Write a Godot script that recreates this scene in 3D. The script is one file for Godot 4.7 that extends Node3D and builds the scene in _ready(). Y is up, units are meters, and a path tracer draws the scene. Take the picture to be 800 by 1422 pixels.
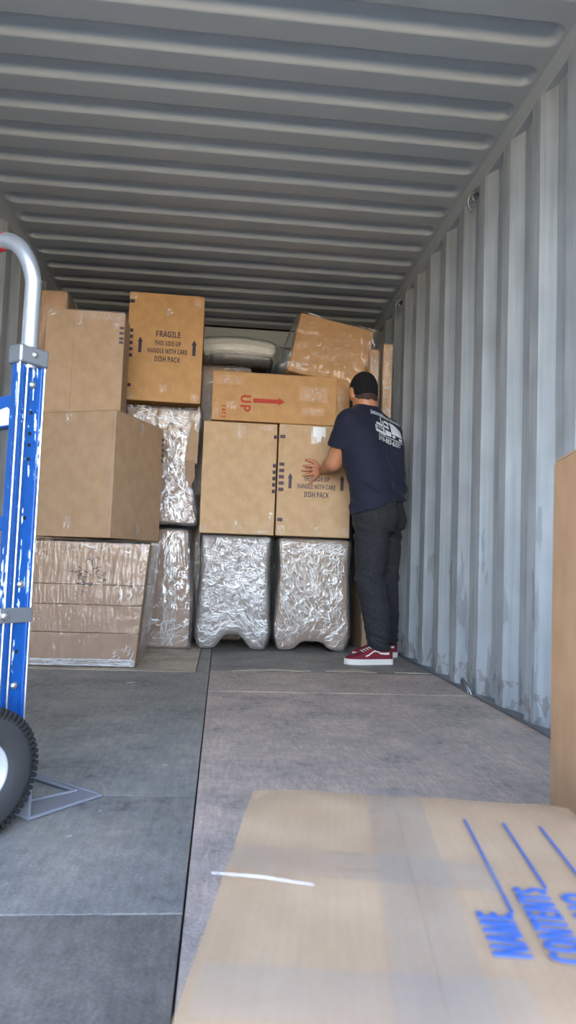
extends Node3D
# A moving crew loading a twenty-foot shipping container. Metres; y is up; the container floor is y = 0,
# the camera stands in the doorway at z = 0 and looks along -z towards the far end wall at z = -5.6.

const CAM_AT := Vector3(0.0552, 0.5502, 0.0)
const YAW := 0.0911
const PITCH := 0.06856
const ROLL := 0.03647
const FOCAL := 980.0            # pixels of an 800 x 1422 frame
const WALL_X := 1.165           # inner crests of the side walls
const ROOF_Y := 2.39
const BACK_Z := -5.6
const DOOR_Z := 0.35

var cam_right: Vector3
var cam_up: Vector3
var cam_front: Vector3
var rng := RandomNumberGenerator.new()
var taken := {}
var M := {}
var T := {}


func _ready() -> void:
	rng.seed = 7
	set_camera()
	set_light()
	make_textures()
	make_materials()
	build_container()
	build_cartons()
	build_wrapped_goods()
	build_near_cartons()
	build_hand_truck()
	build_person()
	build_scraps()


func set_camera() -> void:
	cam_front = Vector3(sin(YAW) * cos(PITCH), sin(PITCH), -cos(YAW) * cos(PITCH))
	var level := Vector3(cos(YAW), 0, sin(YAW))
	var up := level.cross(cam_front)
	cam_right = level * cos(ROLL) + up * sin(ROLL)
	cam_up = cam_right.cross(cam_front)
	var cam := Camera3D.new()
	cam.name = "camera"
	cam.transform = Transform3D(Basis(cam_right, cam_up, -cam_front), CAM_AT)
	var lens := CameraAttributesPhysical.new()
	lens.frustum_focal_length = 12.0 / (711.0 / FOCAL)
	lens.exposure_aperture = 5.0
	lens.frustum_focus_distance = 4.0
	lens.frustum_near = 0.05
	lens.frustum_far = 400.0
	cam.attributes = lens
	cam.fov = rad_to_deg(2.0 * atan(711.0 / FOCAL))
	cam.near = 0.05
	cam.far = 400.0
	cam.current = true
	add_child(cam)


func set_light() -> void:
	var sky := ProceduralSkyMaterial.new()
	sky.sky_top_color = Color(0.23, 0.37, 0.59)
	sky.sky_horizon_color = Color(0.93, 0.97, 1.0)
	sky.sky_curve = 0.30
	sky.ground_bottom_color = Color(0.42, 0.40, 0.37)
	sky.ground_horizon_color = Color(0.62, 0.60, 0.56)
	sky.sky_energy_multiplier = 1.0
	sky.ground_energy_multiplier = 1.0
	var env := Environment.new()
	env.background_mode = Environment.BG_SKY
	env.sky = Sky.new()
	env.sky.sky_material = sky
	env.tonemap_mode = Environment.TONE_MAPPER_LINEAR
	env.tonemap_exposure = 22.5
	env.sdfgi_enabled = true
	env.ssao_enabled = true
	env.ssil_enabled = true
	var world := WorldEnvironment.new()
	world.name = "world"
	world.environment = env
	add_child(world)
	var sun := DirectionalLight3D.new()
	sun.name = "sun"
	sun.light_energy = 7.5
	sun.light_color = Color(1.0, 0.94, 0.83)
	sun.light_angular_distance = 0.6
	sun.shadow_enabled = true
	sun.sky_mode = DirectionalLight3D.SKY_MODE_LIGHT_ONLY
	# behind the far end: the container shades the yard in front of its doors, the yard beyond lies in the sun
	sun.transform = Transform3D(Basis.looking_at(Vector3(-0.05, -0.38, 0.92)), Vector3(0, 20, 0))
	add_child(sun)


# ------------------------------------------------------------------ pixels to places

func ray(x: float, y: float) -> Vector3:
	return cam_front + cam_right * ((x - 400.0) / FOCAL) + cam_up * ((711.0 - y) / FOCAL)


func at_z(x: float, y: float, z: float) -> Vector3:
	var d := ray(x, y)
	return CAM_AT + d * ((z - CAM_AT.z) / d.z)


func at_y(x: float, y: float, h: float) -> Vector3:
	var d := ray(x, y)
	return CAM_AT + d * ((h - CAM_AT.y) / d.y)


# ------------------------------------------------------------------ nodes

func numbered(called: String) -> String:
	var n: int = taken.get(called, 0)
	taken[called] = n + 1
	return called if n == 0 else "%s_%03d" % [called, n]


func thing(called: String, label: String, category: String, where := Vector3.ZERO, turn := 0.0, group := "") -> Node3D:
	var o := Node3D.new()
	o.name = numbered(called)
	add_child(o, true)
	o.position = where
	o.rotation.y = turn
	tag(o, label, category, group)
	return o


func tag(o: Node, label: String, category := "", group := "", kind := "") -> void:
	if label:
		o.set_meta("label", label)
	if category:
		o.set_meta("category", category)
	if group:
		o.set_meta("group", group)
	if kind:
		o.set_meta("kind", kind)


func part(called: String, mesh: Mesh, mat: Material, parent: Node, xf := Transform3D.IDENTITY) -> MeshInstance3D:
	var o := MeshInstance3D.new()
	o.name = numbered(called) if parent == self else called
	o.mesh = mesh
	o.material_override = mat
	o.transform = xf
	parent.add_child(o, true)
	return o


func structure(called: String, mesh: Mesh, mat: Material, label: String) -> MeshInstance3D:
	var o := part(called, mesh, mat, self)
	tag(o, label, "", "", "structure")
	return o


# ------------------------------------------------------------------ meshes

class Shape:
	var v := PackedVector3Array()
	var n := PackedVector3Array()
	var uv := PackedVector2Array()
	var ix := PackedInt32Array()

	func vert(p: Vector3, nn: Vector3, t := Vector2.ZERO) -> int:
		v.append(p)
		n.append(nn)
		uv.append(t)
		return v.size() - 1

	func tri(a: int, b: int, c: int, out: Vector3) -> void:
		# clockwise seen from the side that out points to
		if (v[b] - v[a]).cross(v[c] - v[a]).dot(out) > 0.0:
			ix.append_array(PackedInt32Array([a, c, b]))
		else:
			ix.append_array(PackedInt32Array([a, b, c]))

	func quad(a: Vector3, b: Vector3, c: Vector3, d: Vector3, out: Vector3, uvs := []) -> void:
		var nn := (b - a).cross(c - a).normalized()
		if nn.dot(out) < 0.0:
			nn = -nn
		var w := (b - a).length()
		var h := (d - a).length()
		var t: Array = uvs if uvs.size() == 4 else [Vector2(0, h), Vector2(w, h), Vector2(w, 0), Vector2(0, 0)]
		var i := vert(a, nn, t[0])
		vert(b, nn, t[1])
		vert(c, nn, t[2])
		vert(d, nn, t[3])
		tri(i, i + 1, i + 2, nn)
		tri(i, i + 2, i + 3, nn)

	func box(lo: Vector3, hi: Vector3, xf := Transform3D.IDENTITY) -> void:
		var c := []
		for k in 8:
			c.append(xf * Vector3(hi.x if k & 1 else lo.x, hi.y if k & 2 else lo.y, hi.z if k & 4 else lo.z))
		var b := xf.basis
		quad(c[4], c[5], c[7], c[6], b.z)
		quad(c[1], c[0], c[2], c[3], -b.z)
		quad(c[5], c[1], c[3], c[7], b.x)
		quad(c[0], c[4], c[6], c[2], -b.x)
		quad(c[6], c[7], c[3], c[2], b.y)
		quad(c[0], c[1], c[5], c[4], -b.y)

	# a box whose twelve edges are chamfered
	func chamfered(lo: Vector3, hi: Vector3, r: float, xf := Transform3D.IDENTITY) -> void:
		rounded((lo + hi) / 2.0, hi - lo, r, Vector3i.ONE, null, xf)

	func rounded(mid: Vector3, size: Vector3, r: float, cuts: Vector3i, warp = null, xf := Transform3D.IDENTITY) -> void:
		var half := size / 2.0
		r = minf(r, minf(half.x, minf(half.y, half.z)) * 0.98)
		var lists := []
		for a in 3:
			var h: float = half[a]
			var l := [-h, -h + r * 0.3, -h + r]
			for k in range(1, cuts[a]):
				l.append(lerpf(-h + r, h - r, float(k) / cuts[a]))
			l.append_array([h - r, h - r * 0.3, h])
			lists.append(l)
		var keys := {}
		var first := v.size()
		var home := PackedVector3Array()
		var tris := PackedInt32Array()
		for a in 3:
			var b := (a + 1) % 3
			var c := (a + 2) % 3
			for s in [-1.0, 1.0]:
				var lb: Array = lists[b]
				var lc: Array = lists[c]
				var start := v.size()
				for j in lc.size():
					for i in lb.size():
						var p := Vector3.ZERO
						p[a] = s * half[a]
						p[b] = lb[i]
						p[c] = lc[j]
						var q := p.clamp(-half + Vector3.ONE * r, half - Vector3.ONE * r)
						var nn := (p - q).normalized()
						var pos := q + nn * r + mid
						var t: Vector2
						if a == 0:
							t = Vector2(-s * pos.z, -pos.y)
						elif a == 1:
							t = Vector2(pos.x, s * pos.z)
						else:
							t = Vector2(s * pos.x, -pos.y)
						home.append(pos)
						vert(pos, nn, t + Vector2(0.37 * a + 0.2 * s, 0.11 * a))
				for j in lc.size() - 1:
					for i in lb.size() - 1:
						var k: int = start + j * lb.size() + i
						var w: int = lb.size()
						var out := Vector3.ZERO
						out[a] = s
						for q3 in [[k, k + 1, k + w + 1], [k, k + w + 1, k + w]]:
							var flip: bool = (v[q3[1]] - v[q3[0]]).cross(v[q3[2]] - v[q3[0]]).dot(n[q3[0]] + n[q3[1]] + n[q3[2]]) > 0.0
							tris.append_array(PackedInt32Array([q3[0], q3[2], q3[1]] if flip else q3))
		if warp != null:
			for k in range(first, v.size()):
				v[k] = warp.call(v[k], n[k])
			for k in range(0, tris.size(), 3):
				var fn := (v[tris[k + 2]] - v[tris[k]]).cross(v[tris[k + 1]] - v[tris[k]])
				for m in 3:
					var key := Vector3i((home[tris[k + m] - first] * 20000.0).round())
					keys[key] = keys.get(key, Vector3.ZERO) + fn
			for k in range(first, v.size()):
				var key := Vector3i((home[k - first] * 20000.0).round())
				n[k] = keys.get(key, n[k]).normalized()
		if xf != Transform3D.IDENTITY:
			for k in range(first, v.size()):
				v[k] = xf * v[k]
				n[k] = (xf.basis * n[k]).normalized()
		ix.append_array(tris)

	func tube(path: Array, radii: Variant, sides := 10, caps := true) -> void:
		var count := path.size()
		var side := Vector3.UP
		var first := v.size()
		var dist := 0.0
		for k in count:
			var d: Vector3 = (path[mini(k + 1, count - 1)] - path[maxi(k - 1, 0)]).normalized()
			if k == 0:
				side = d.cross(Vector3.RIGHT if absf(d.x) < 0.8 else Vector3.UP).normalized()
			side = (side - d * side.dot(d)).normalized()
			var other := d.cross(side)
			var r: float = radii[k] if radii is Array else radii
			if k:
				dist += (path[k] - path[k - 1]).length()
			for s in sides + 1:
				var an := TAU * s / sides
				var nn := side * cos(an) + other * sin(an)
				vert(path[k] + nn * r, nn, Vector2(float(s) / sides * TAU * r, dist))
		for k in count - 1:
			for s in sides:
				var i := first + k * (sides + 1) + s
				var out := n[i]
				tri(i, i + 1, i + sides + 2, out)
				tri(i, i + sides + 2, i + sides + 1, out)
		if caps:
			for e in [0, count - 1]:
				var out: Vector3 = (path[0] - path[1]).normalized() if e == 0 else (path[count - 1] - path[count - 2]).normalized()
				var c := vert(path[e], out)
				var ring := []
				for s in sides:
					ring.append(vert(v[first + e * (sides + 1) + s], out))
				for s in sides:
					tri(c, ring[s], ring[(s + 1) % sides], out)

	# profile points are (radius, height along the axis); smooth within, sharp where a point repeats
	func lathe(profile: Array, sides: int, xf := Transform3D.IDENTITY) -> void:
		var first := v.size()
		var count := profile.size()
		var norms := []
		for k in count:
			var a: Vector2 = profile[maxi(k - 1, 0)]
			var b: Vector2 = profile[mini(k + 1, count - 1)]
			if k > 0 and profile[k - 1].is_equal_approx(profile[k]):
				a = profile[k]
			if k < count - 1 and profile[k + 1].is_equal_approx(profile[k]):
				b = profile[k]
			var d := (b - a).normalized()
			norms.append(Vector2(d.y, -d.x))
		for k in count:
			for s in sides + 1:
				var an := TAU * s / sides
				var p: Vector2 = profile[k]
				var q: Vector2 = norms[k]
				vert(xf * Vector3(p.x * cos(an), p.y, p.x * sin(an)), (xf.basis * Vector3(q.x * cos(an), q.y, q.x * sin(an))).normalized(), Vector2(float(s) / sides, float(k) / count))
		for k in count - 1:
			if profile[k].is_equal_approx(profile[k + 1]):
				continue
			for s in sides:
				var i := first + k * (sides + 1) + s
				var out := n[i] + n[i + sides + 1]
				tri(i, i + 1, i + sides + 2, out)
				tri(i, i + sides + 2, i + sides + 1, out)

	# a flat outline in the xy plane pushed out along z from 0 to depth
	func prism(outline: PackedVector2Array, depth: float, xf := Transform3D.IDENTITY) -> void:
		var t := Geometry2D.triangulate_polygon(outline)
		for z in [0.0, depth]:
			var out := xf.basis.z * (1.0 if z > 0.0 else -1.0)
			var first := v.size()
			for p in outline:
				vert(xf * Vector3(p.x, p.y, z), out.normalized(), Vector2(p.x, -p.y))
			for k in range(0, t.size(), 3):
				tri(first + t[k], first + t[k + 1], first + t[k + 2], out)
		var cw := 1.0 if Geometry2D.is_polygon_clockwise(outline) else -1.0
		for k in outline.size():
			var a := outline[k]
			var b := outline[(k + 1) % outline.size()]
			var e := (b - a).normalized()
			var out := xf.basis * Vector3(-e.y * cw, e.x * cw, 0)
			quad(xf * Vector3(a.x, a.y, 0), xf * Vector3(b.x, b.y, 0), xf * Vector3(b.x, b.y, depth), xf * Vector3(a.x, a.y, depth), out)

	# rows x columns of points, smooth; out tells the outside
	func grid(rows: int, cols: int, place: Callable, out: Vector3, uvs = null) -> void:
		var first := v.size()
		for j in rows:
			for i in cols:
				var p: Vector3 = place.call(i, j)
				vert(p, Vector3.ZERO, uvs.call(i, j) if uvs != null else Vector2(i, j))
		for j in rows - 1:
			for i in cols - 1:
				var k := first + j * cols + i
				for q in [[k, k + 1, k + cols + 1], [k, k + cols + 1, k + cols]]:
					var fn := (v[q[1]] - v[q[0]]).cross(v[q[2]] - v[q[0]])
					if fn.dot(out) > 0.0:
						ix.append_array(PackedInt32Array([q[0], q[2], q[1]]))
					else:
						ix.append_array(PackedInt32Array(q))
						fn = -fn
					for m in q:
						n[m] += fn
		for k in range(first, v.size()):
			n[k] = n[k].normalized()

	func mesh() -> ArrayMesh:
		var a := []
		a.resize(Mesh.ARRAY_MAX)
		a[Mesh.ARRAY_VERTEX] = v
		a[Mesh.ARRAY_NORMAL] = n
		a[Mesh.ARRAY_TEX_UV] = uv
		a[Mesh.ARRAY_INDEX] = ix
		var m := ArrayMesh.new()
		m.add_surface_from_arrays(Mesh.PRIMITIVE_TRIANGLES, a)
		return m


func block(lo: Vector3, hi: Vector3, r := 0.0) -> ArrayMesh:
	var s := Shape.new()
	if r > 0.0:
		s.chamfered(lo, hi, r)
	else:
		s.box(lo, hi)
	return s.mesh()


# ------------------------------------------------------------------ textures

func noise_bytes(w: int, h: int, stretch_w: int, stretch_h: int, freq: float, sd: int, ridged := false, octaves := 4) -> PackedByteArray:
	var f := FastNoiseLite.new()
	f.noise_type = FastNoiseLite.TYPE_SIMPLEX_SMOOTH
	f.seed = sd
	f.frequency = freq
	f.fractal_type = FastNoiseLite.FRACTAL_RIDGED if ridged else FastNoiseLite.FRACTAL_FBM
	f.fractal_octaves = octaves
	var im := f.get_seamless_image(w, h, false, false, 0.1, true)
	im.convert(Image.FORMAT_L8)
	if stretch_w != w or stretch_h != h:
		im.resize(stretch_w, stretch_h, Image.INTERPOLATE_CUBIC)
	return im.get_data()


func texture_of(data: PackedByteArray, side_w: int, side_h: int, rgb := true) -> ImageTexture:
	return ImageTexture.create_from_image(Image.create_from_data(side_w, side_h, false, Image.FORMAT_RGB8 if rgb else Image.FORMAT_L8, data))


func normal_of(data: PackedByteArray, side: int, strength: float) -> ImageTexture:
	var im := Image.create_from_data(side, side, false, Image.FORMAT_L8, data)
	im.convert(Image.FORMAT_RGBA8)
	im.bump_map_to_normal_map(strength)
	return ImageTexture.create_from_image(im)


func make_textures() -> void:
	# cardboard: faint flutes, fibres and blotches
	var s := 512
	var a := noise_bytes(s, s, s, s, 0.010, 11)
	var b := noise_bytes(s, 64, s, s, 0.06, 12)
	var c := noise_bytes(s, s, s, s, 0.2, 13)
	var d := PackedByteArray()
	d.resize(s * s * 3)
	for k in s * s:
		var flute := sin((k % s) * TAU / s * 72.0)
		var l := 0.96 + (a[k] - 128) * 0.00028 + (b[k] - 128) * 0.00012 + (c[k] - 128) * 0.00018 + flute * 0.006
		d[k * 3] = int(255.0 * clampf(l, 0, 1))
		d[k * 3 + 1] = int(255.0 * clampf(l * (0.995 + (a[k] - 128) * 0.00008), 0, 1))
		d[k * 3 + 2] = int(255.0 * clampf(l * (0.985 + (a[k] - 128) * 0.00016), 0, 1))
	T.card = texture_of(d, s, s)
	var h := PackedByteArray()
	h.resize(s * s)
	for k in s * s:
		h[k] = clampi(int(128.0 + 26.0 * sin((k % s) * TAU / s * 72.0) + (c[k] - 128) * 0.25 + (a[k] - 128) * 0.8), 0, 255)
	T.card_n = normal_of(h, s, 1.2)
	# plywood floor: long grain, scuffs, dark knots and grime
	s = 1024
	for kind in 2:
		var coarse := noise_bytes(s, s, s, s, 0.004, 21 + kind * 10, false, 5)
		var grain := noise_bytes(s, 160, s, s, 0.07, 22 + kind * 10)
		var cross := noise_bytes(s, s, s, s, 0.025, 23 + kind * 10, false, 5)
		var fine := noise_bytes(s, s, s, s, 0.15, 24 + kind * 10)
		var scuff := noise_bytes(s, 256, s, s, 0.012, 25 + kind * 10, true, 3)
		d = PackedByteArray()
		d.resize(s * s * 3)
		for k in s * s:
			var l := 0.83 + (coarse[k] - 128) * 0.0008 + (grain[k] - 128) * 0.0005 + (cross[k] - 128) * 0.0005 + (fine[k] - 128) * 0.0008
			if scuff[k] > 226:
				l += (scuff[k] - 226) * 0.005
			if fine[k] > 212 and coarse[k] > 120:
				l += 0.10
			if coarse[k] < 70 and cross[k] < 128:
				l -= (128 - cross[k]) * 0.0010
			if fine[k] < 30 and cross[k] < 110:
				l -= 0.22
			l = clampf(l, 0.12, 1.0)
			d[k * 3] = int(255.0 * l)
			d[k * 3 + 1] = int(255.0 * clampf(l * (1.0 - (coarse[k] - 128) * 0.00016), 0, 1))
			d[k * 3 + 2] = int(255.0 * clampf(l * (1.0 - (coarse[k] - 128) * 0.0003), 0, 1))
		T["ply%d" % kind] = texture_of(d, s, s)
		if kind == 0:
			h = PackedByteArray()
			h.resize(s * s)
			for k in s * s:
				h[k] = clampi(int(128.0 + (grain[k] - 128) * 0.5 + (fine[k] - 128) * 0.35), 0, 255)
			T.ply_n = normal_of(h, s, 1.5)
	# painted steel: the tile is 2.4 m tall; stains, scrapes and tyre-black rubs lie low on the sheet
	var big := noise_bytes(s, s, s, s, 0.006, 41, false, 5)
	var run := noise_bytes(s, 40, s, s, 0.05, 42)
	var spot := noise_bytes(s, s, s, s, 0.03, 43, false, 3)
	var rub := noise_bytes(s, 320, s, s, 0.016, 44, false, 4)
	d = PackedByteArray()
	d.resize(s * s * 3)
	for k in s * s:
		var up := 1.0 - float(k / s) / s            # 0 at the floor, 1 at the rail
		var l := 0.95 + (big[k] - 128) * 0.0005 + (run[k] - 128) * 0.0005
		var warm := 0.0
		var reach := 0.27 + (big[k] - 128) * 0.0013
		if up < reach and rub[k] > 176:
			l -= minf(0.12, (rub[k] - 176) * 0.006)
		if up < 0.05 and spot[k] > 150:
			l -= 0.14
			warm = 0.03
		if spot[k] > 244:
			l -= 0.12
			warm = 0.10
		l = clampf(l, 0.1, 1.0)
		d[k * 3] = int(255.0 * clampf(l * (1.0 + warm), 0, 1))
		d[k * 3 + 1] = int(255.0 * l)
		d[k * 3 + 2] = int(255.0 * clampf(l * (1.0 - warm), 0, 1))
	T.steel = texture_of(d, s, s)
	# stretch film: crinkles, and long pulled strands
	s = 512
	var r1 := noise_bytes(s, s, s, s, 0.012, 51, true, 2)
	var r2 := noise_bytes(s, 72, s, s, 0.03, 52, true, 2)
	var r3 := noise_bytes(s, s, s, s, 0.03, 53, true, 2)
	var r4 := noise_bytes(72, s, s, s, 0.03, 54, true, 2)
	h = PackedByteArray()
	h.resize(s * s)
	for k in s * s:
		h[k] = clampi(int(r1[k] * 0.6 + r3[k] * 0.4), 0, 255)
	T.crinkle = normal_of(h, s, 4.5)
	for k in s * s:
		h[k] = clampi(int(r2[k] * 0.55 + r1[k] * 0.3 + r3[k] * 0.15), 0, 255)
	T.strands = normal_of(h, s, 4.5)
	for k in s * s:
		h[k] = clampi(int(r4[k] * 0.6 + r1[k] * 0.25 + r3[k] * 0.15), 0, 255)
	T.strands_across = normal_of(h, s, 4.5)
	# cloth
	var w1 := noise_bytes(s, s, s, s, 0.02, 61, false, 4)
	var w2 := noise_bytes(s, s, s, s, 0.25, 62, false, 2)
	for k in s * s:
		h[k] = clampi(int(128 + (w1[k] - 128) * 0.7 + (w2[k] - 128) * 0.3), 0, 255)
	T.cloth_n = normal_of(h, s, 3.0)
	d = PackedByteArray()
	d.resize(s * s * 3)
	for k in s * s:
		var l := clampf(0.82 + (w1[k] - 128) * 0.0016 + (w2[k] - 128) * 0.0012, 0, 1)
		for m in 3:
			d[k * 3 + m] = int(255.0 * l)
	T.denim = texture_of(d, s, s)
	# blue paint chipped to bare metal
	var p1 := noise_bytes(s, 96, s, s, 0.03, 71, false, 4)
	var p2 := noise_bytes(s, s, s, s, 0.06, 72, false, 4)
	for k in s * s:
		var chip := p1[k] > 190 and p2[k] > 110 or p2[k] > 222
		var l := 0.9 + (p2[k] - 128) * 0.0008
		d[k * 3] = 214 if chip else int(12 * l)
		d[k * 3 + 1] = 222 if chip else int(76 * l)
		d[k * 3 + 2] = 232 if chip else int(150 * l)
	T.chipped = texture_of(d, s, s)


# ------------------------------------------------------------------ materials

func plain(color: Color, rough := 0.7, metal := 0.0) -> StandardMaterial3D:
	var m := StandardMaterial3D.new()
	m.albedo_color = color
	m.roughness = rough
	m.metallic = metal
	return m


func carded(color: Color) -> StandardMaterial3D:
	var m := plain(color, 0.72)
	m.albedo_texture = T.card
	m.normal_enabled = true
	m.normal_texture = T.card_n
	m.normal_scale = 0.12
	m.uv1_scale = Vector3(1.9, 1.9, 1.9)
	m.metallic_specular = 0.35
	return m


func film(tex: Texture2D, alpha: float, bend: float, scale: float, rough := 0.13, shine := 0.0, tint := Color(0.93, 0.95, 0.97)) -> StandardMaterial3D:
	var m := plain(Color(tint, alpha), rough, shine)
	m.transparency = BaseMaterial3D.TRANSPARENCY_ALPHA
	m.metallic_specular = 0.7
	m.normal_enabled = true
	m.normal_texture = tex
	m.normal_scale = bend
	m.uv1_scale = Vector3.ONE * scale
	return m


func make_materials() -> void:
	var paint := Color(0.67, 0.70, 0.72)                # one grey paint on all the steel
	M.wall = plain(paint, 0.5)
	M.wall.albedo_texture = T.steel
	M.roof = plain(paint, 0.5)
	M.rail = plain(paint, 0.5)
	M.outside = plain(Color(0.32, 0.2, 0.16), 0.7)
	M.ply = []
	for c in [[0, Color(0.66, 0.65, 0.62)], [0, Color(0.67, 0.67, 0.645)], [1, Color(0.87, 0.80, 0.745)], [1, Color(0.92, 0.86, 0.77)], [0, Color(0.57, 0.545, 0.51)]]:
		var m := plain(c[1], 0.55)
		m.albedo_texture = T["ply%d" % c[0]]
		m.normal_enabled = true
		m.normal_texture = T.ply_n
		m.normal_scale = 0.5
		m.uv1_scale = Vector3(0.8, 0.8, 0.8)
		M.ply.append(m)
	M.ply_raw = plain(Color(0.76, 0.71, 0.63), 0.8)
	M.sub = plain(Color(0.12, 0.11, 0.1), 0.9)
	M.yard = plain(Color(0.40, 0.365, 0.30), 0.9)
	M.card_a = carded(Color(0.81, 0.68, 0.53))
	M.card_b = carded(Color(0.70, 0.585, 0.47))
	M.card_c = carded(Color(0.80, 0.62, 0.42))
	M.card_d = carded(Color(0.63, 0.515, 0.42))
	M.card_near = carded(Color(0.67, 0.565, 0.445))
	M.card_tall = carded(Color(0.73, 0.585, 0.45))
	M.card_dull = carded(Color(0.58, 0.48, 0.38))
	M.ink = plain(Color(0.22, 0.19, 0.24), 0.7)
	M.ink_soft = plain(Color(0.33, 0.27, 0.33), 0.7)
	M.ink_red = plain(Color(0.72, 0.24, 0.16), 0.7)
	M.ink_blue = plain(Color(0.19, 0.34, 0.60), 0.6)
	M.marker = plain(Color(0.16, 0.14, 0.17), 0.6)
	M.paper = plain(Color(0.88, 0.88, 0.86), 0.6)
	M.film = film(T.crinkle, 0.015, 1.2, 2.2, 0.08, 0.10)
	M.film_strands = film(T.strands, 0.015, 1.2, 1.8, 0.08, 0.12)
	M.film_across = film(T.strands_across, 0.08, 1.0, 1.6, 0.12, 0.14)
	M.film_heavy = film(T.crinkle, 0.012, 1.0, 2.4, 0.07, 0.15)
	M.film_pulled = film(T.strands, 0.012, 1.2, 2.0, 0.07, 0.13)
	M.film_thin = film(T.strands, 0.02, 0.9, 1.6, 0.22, 0.0)
	M.glint_pleat = film(T.crinkle, 0.50, 0.4, 4.0, 0.10, 0.12, Color(0.98, 0.97, 0.94))  # near-white colour stands for the highlights on folded film
	M.film_clear = film(T.strands, 0.03, 1.2, 1.4, 0.10, 0.06)
	M.tape = film(T.crinkle, 0.006, 3.0, 5.0, 0.08, 0.04)
	M.tape_flat = film(T.crinkle, 0.045, 0.12, 2.0, 0.16)
	M.wrap_grey = plain(Color(0.47, 0.41, 0.36), 0.7)
	M.blue = plain(Color.WHITE, 0.35)
	M.blue.albedo_texture = T.chipped
	M.blue.uv1_scale = Vector3(3.0, 1.2, 1)
	M.blue_plain = plain(Color(0.045, 0.29, 0.58), 0.35)
	M.alu = plain(Color(0.80, 0.82, 0.84), 0.32, 0.9)
	M.alu_dull = plain(Color(0.56, 0.58, 0.60), 0.45, 0.8)
	M.steel_plate = plain(Color(0.50, 0.52, 0.55), 0.45, 0.1)
	M.bolt = plain(Color(0.75, 0.75, 0.72), 0.3, 0.9)
	M.rubber = plain(Color(0.06, 0.06, 0.062), 0.8)
	M.rubber_worn = plain(Color(0.17, 0.175, 0.18), 0.85)
	M.rim = plain(Color(0.62, 0.64, 0.66), 0.4, 0.1)
	M.red = plain(Color(0.72, 0.07, 0.09), 0.4)
	M.dark = plain(Color(0.03, 0.03, 0.035), 0.8)
	M.sticker = plain(Color(0.85, 0.86, 0.86), 0.5)
	M.skin = plain(Color(0.74, 0.51, 0.38), 0.5)
	M.skin.subsurf_scatter_enabled = true
	M.skin.subsurf_scatter_strength = 0.12
	M.hair = plain(Color(0.06, 0.052, 0.05), 0.95)
	M.stubble = plain(Color(0.25, 0.18, 0.15), 0.75)
	M.shirt = plain(Color(0.09, 0.105, 0.19), 0.85)
	M.shirt.rim_enabled = true
	M.shirt.rim = 0.25
	M.jeans = plain(Color(0.18, 0.185, 0.205), 0.9)
	M.jeans.albedo_texture = T.denim
	M.jeans.uv1_triplanar = true
	M.jeans.uv1_scale = Vector3.ONE * 4.0
	M.jeans.normal_enabled = true
	M.jeans.normal_texture = T.cloth_n
	M.jeans.normal_scale = 0.5
	M.print_white = plain(Color(0.85, 0.87, 0.88), 0.7)
	M.shoe_red = plain(Color(0.45, 0.09, 0.16), 0.8)
	M.shoe_white = plain(Color(0.86, 0.85, 0.82), 0.6)
	M.white_pad = plain(Color(0.86, 0.85, 0.80), 0.6)
	M.brown_pad = plain(Color(0.22, 0.17, 0.13), 0.7)
	M.green_wrap = plain(Color(0.42, 0.44, 0.38), 0.5)


# ------------------------------------------------------------------ the container

# the unfolded line of a corrugated sheet from a to b: [along, how far it steps back]
func corrugation(a: float, b: float, phase: float) -> Array:
	var steps := [[0.0, 0.0], [0.072, 0.0], [0.140, 0.036], [0.210, 0.036], [0.278, 0.0]]
	var out := []
	var z := a - 0.278 + fposmod(phase - a, 0.278)
	while z < b:
		for k in 4:
			var p := z + float(steps[k][0])
			if p > a and p < b:
				out.append([p, steps[k][1]])
		z += 0.278
	out.push_front([a, 0.0])
	out.push_back([b, 0.0])
	return out


# place(along, back, height) gives the point; toward is the inside
func corrugated_sheet(line: Array, top: float, place: Callable, toward: Vector3, dents: FastNoiseLite) -> ArrayMesh:
	var s := Shape.new()
	var run := 0.0
	var rows := 30
	for k in line.size() - 1:
		var a: Array = line[k]
		var b: Array = line[k + 1]
		var w := Vector2(b[0] - a[0], b[1] - a[1]).length()
		var u0 := run
		s.grid(rows + 1, 2,
			func(i: int, j: int) -> Vector3:
				var e: Array = a if i == 0 else b
				var y := top * pow(float(j) / rows, 1.5)
				var low := clampf(1.0 - y / 0.42, 0.0, 1.0)
				var dent := low * 0.011 * dents.get_noise_2d(e[0] * 100.0, y * 100.0) + 0.0012 * dents.get_noise_2d(e[0] * 60.0 + 500.0, y * 40.0)
				return place.call(e[0], e[1] + dent, y),
			toward,
			func(i: int, j: int) -> Vector2: return Vector2((u0 + w * i) / 1.7, 1.0 - pow(float(j) / rows, 1.5)))
		run += w
	return s.mesh()


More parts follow.
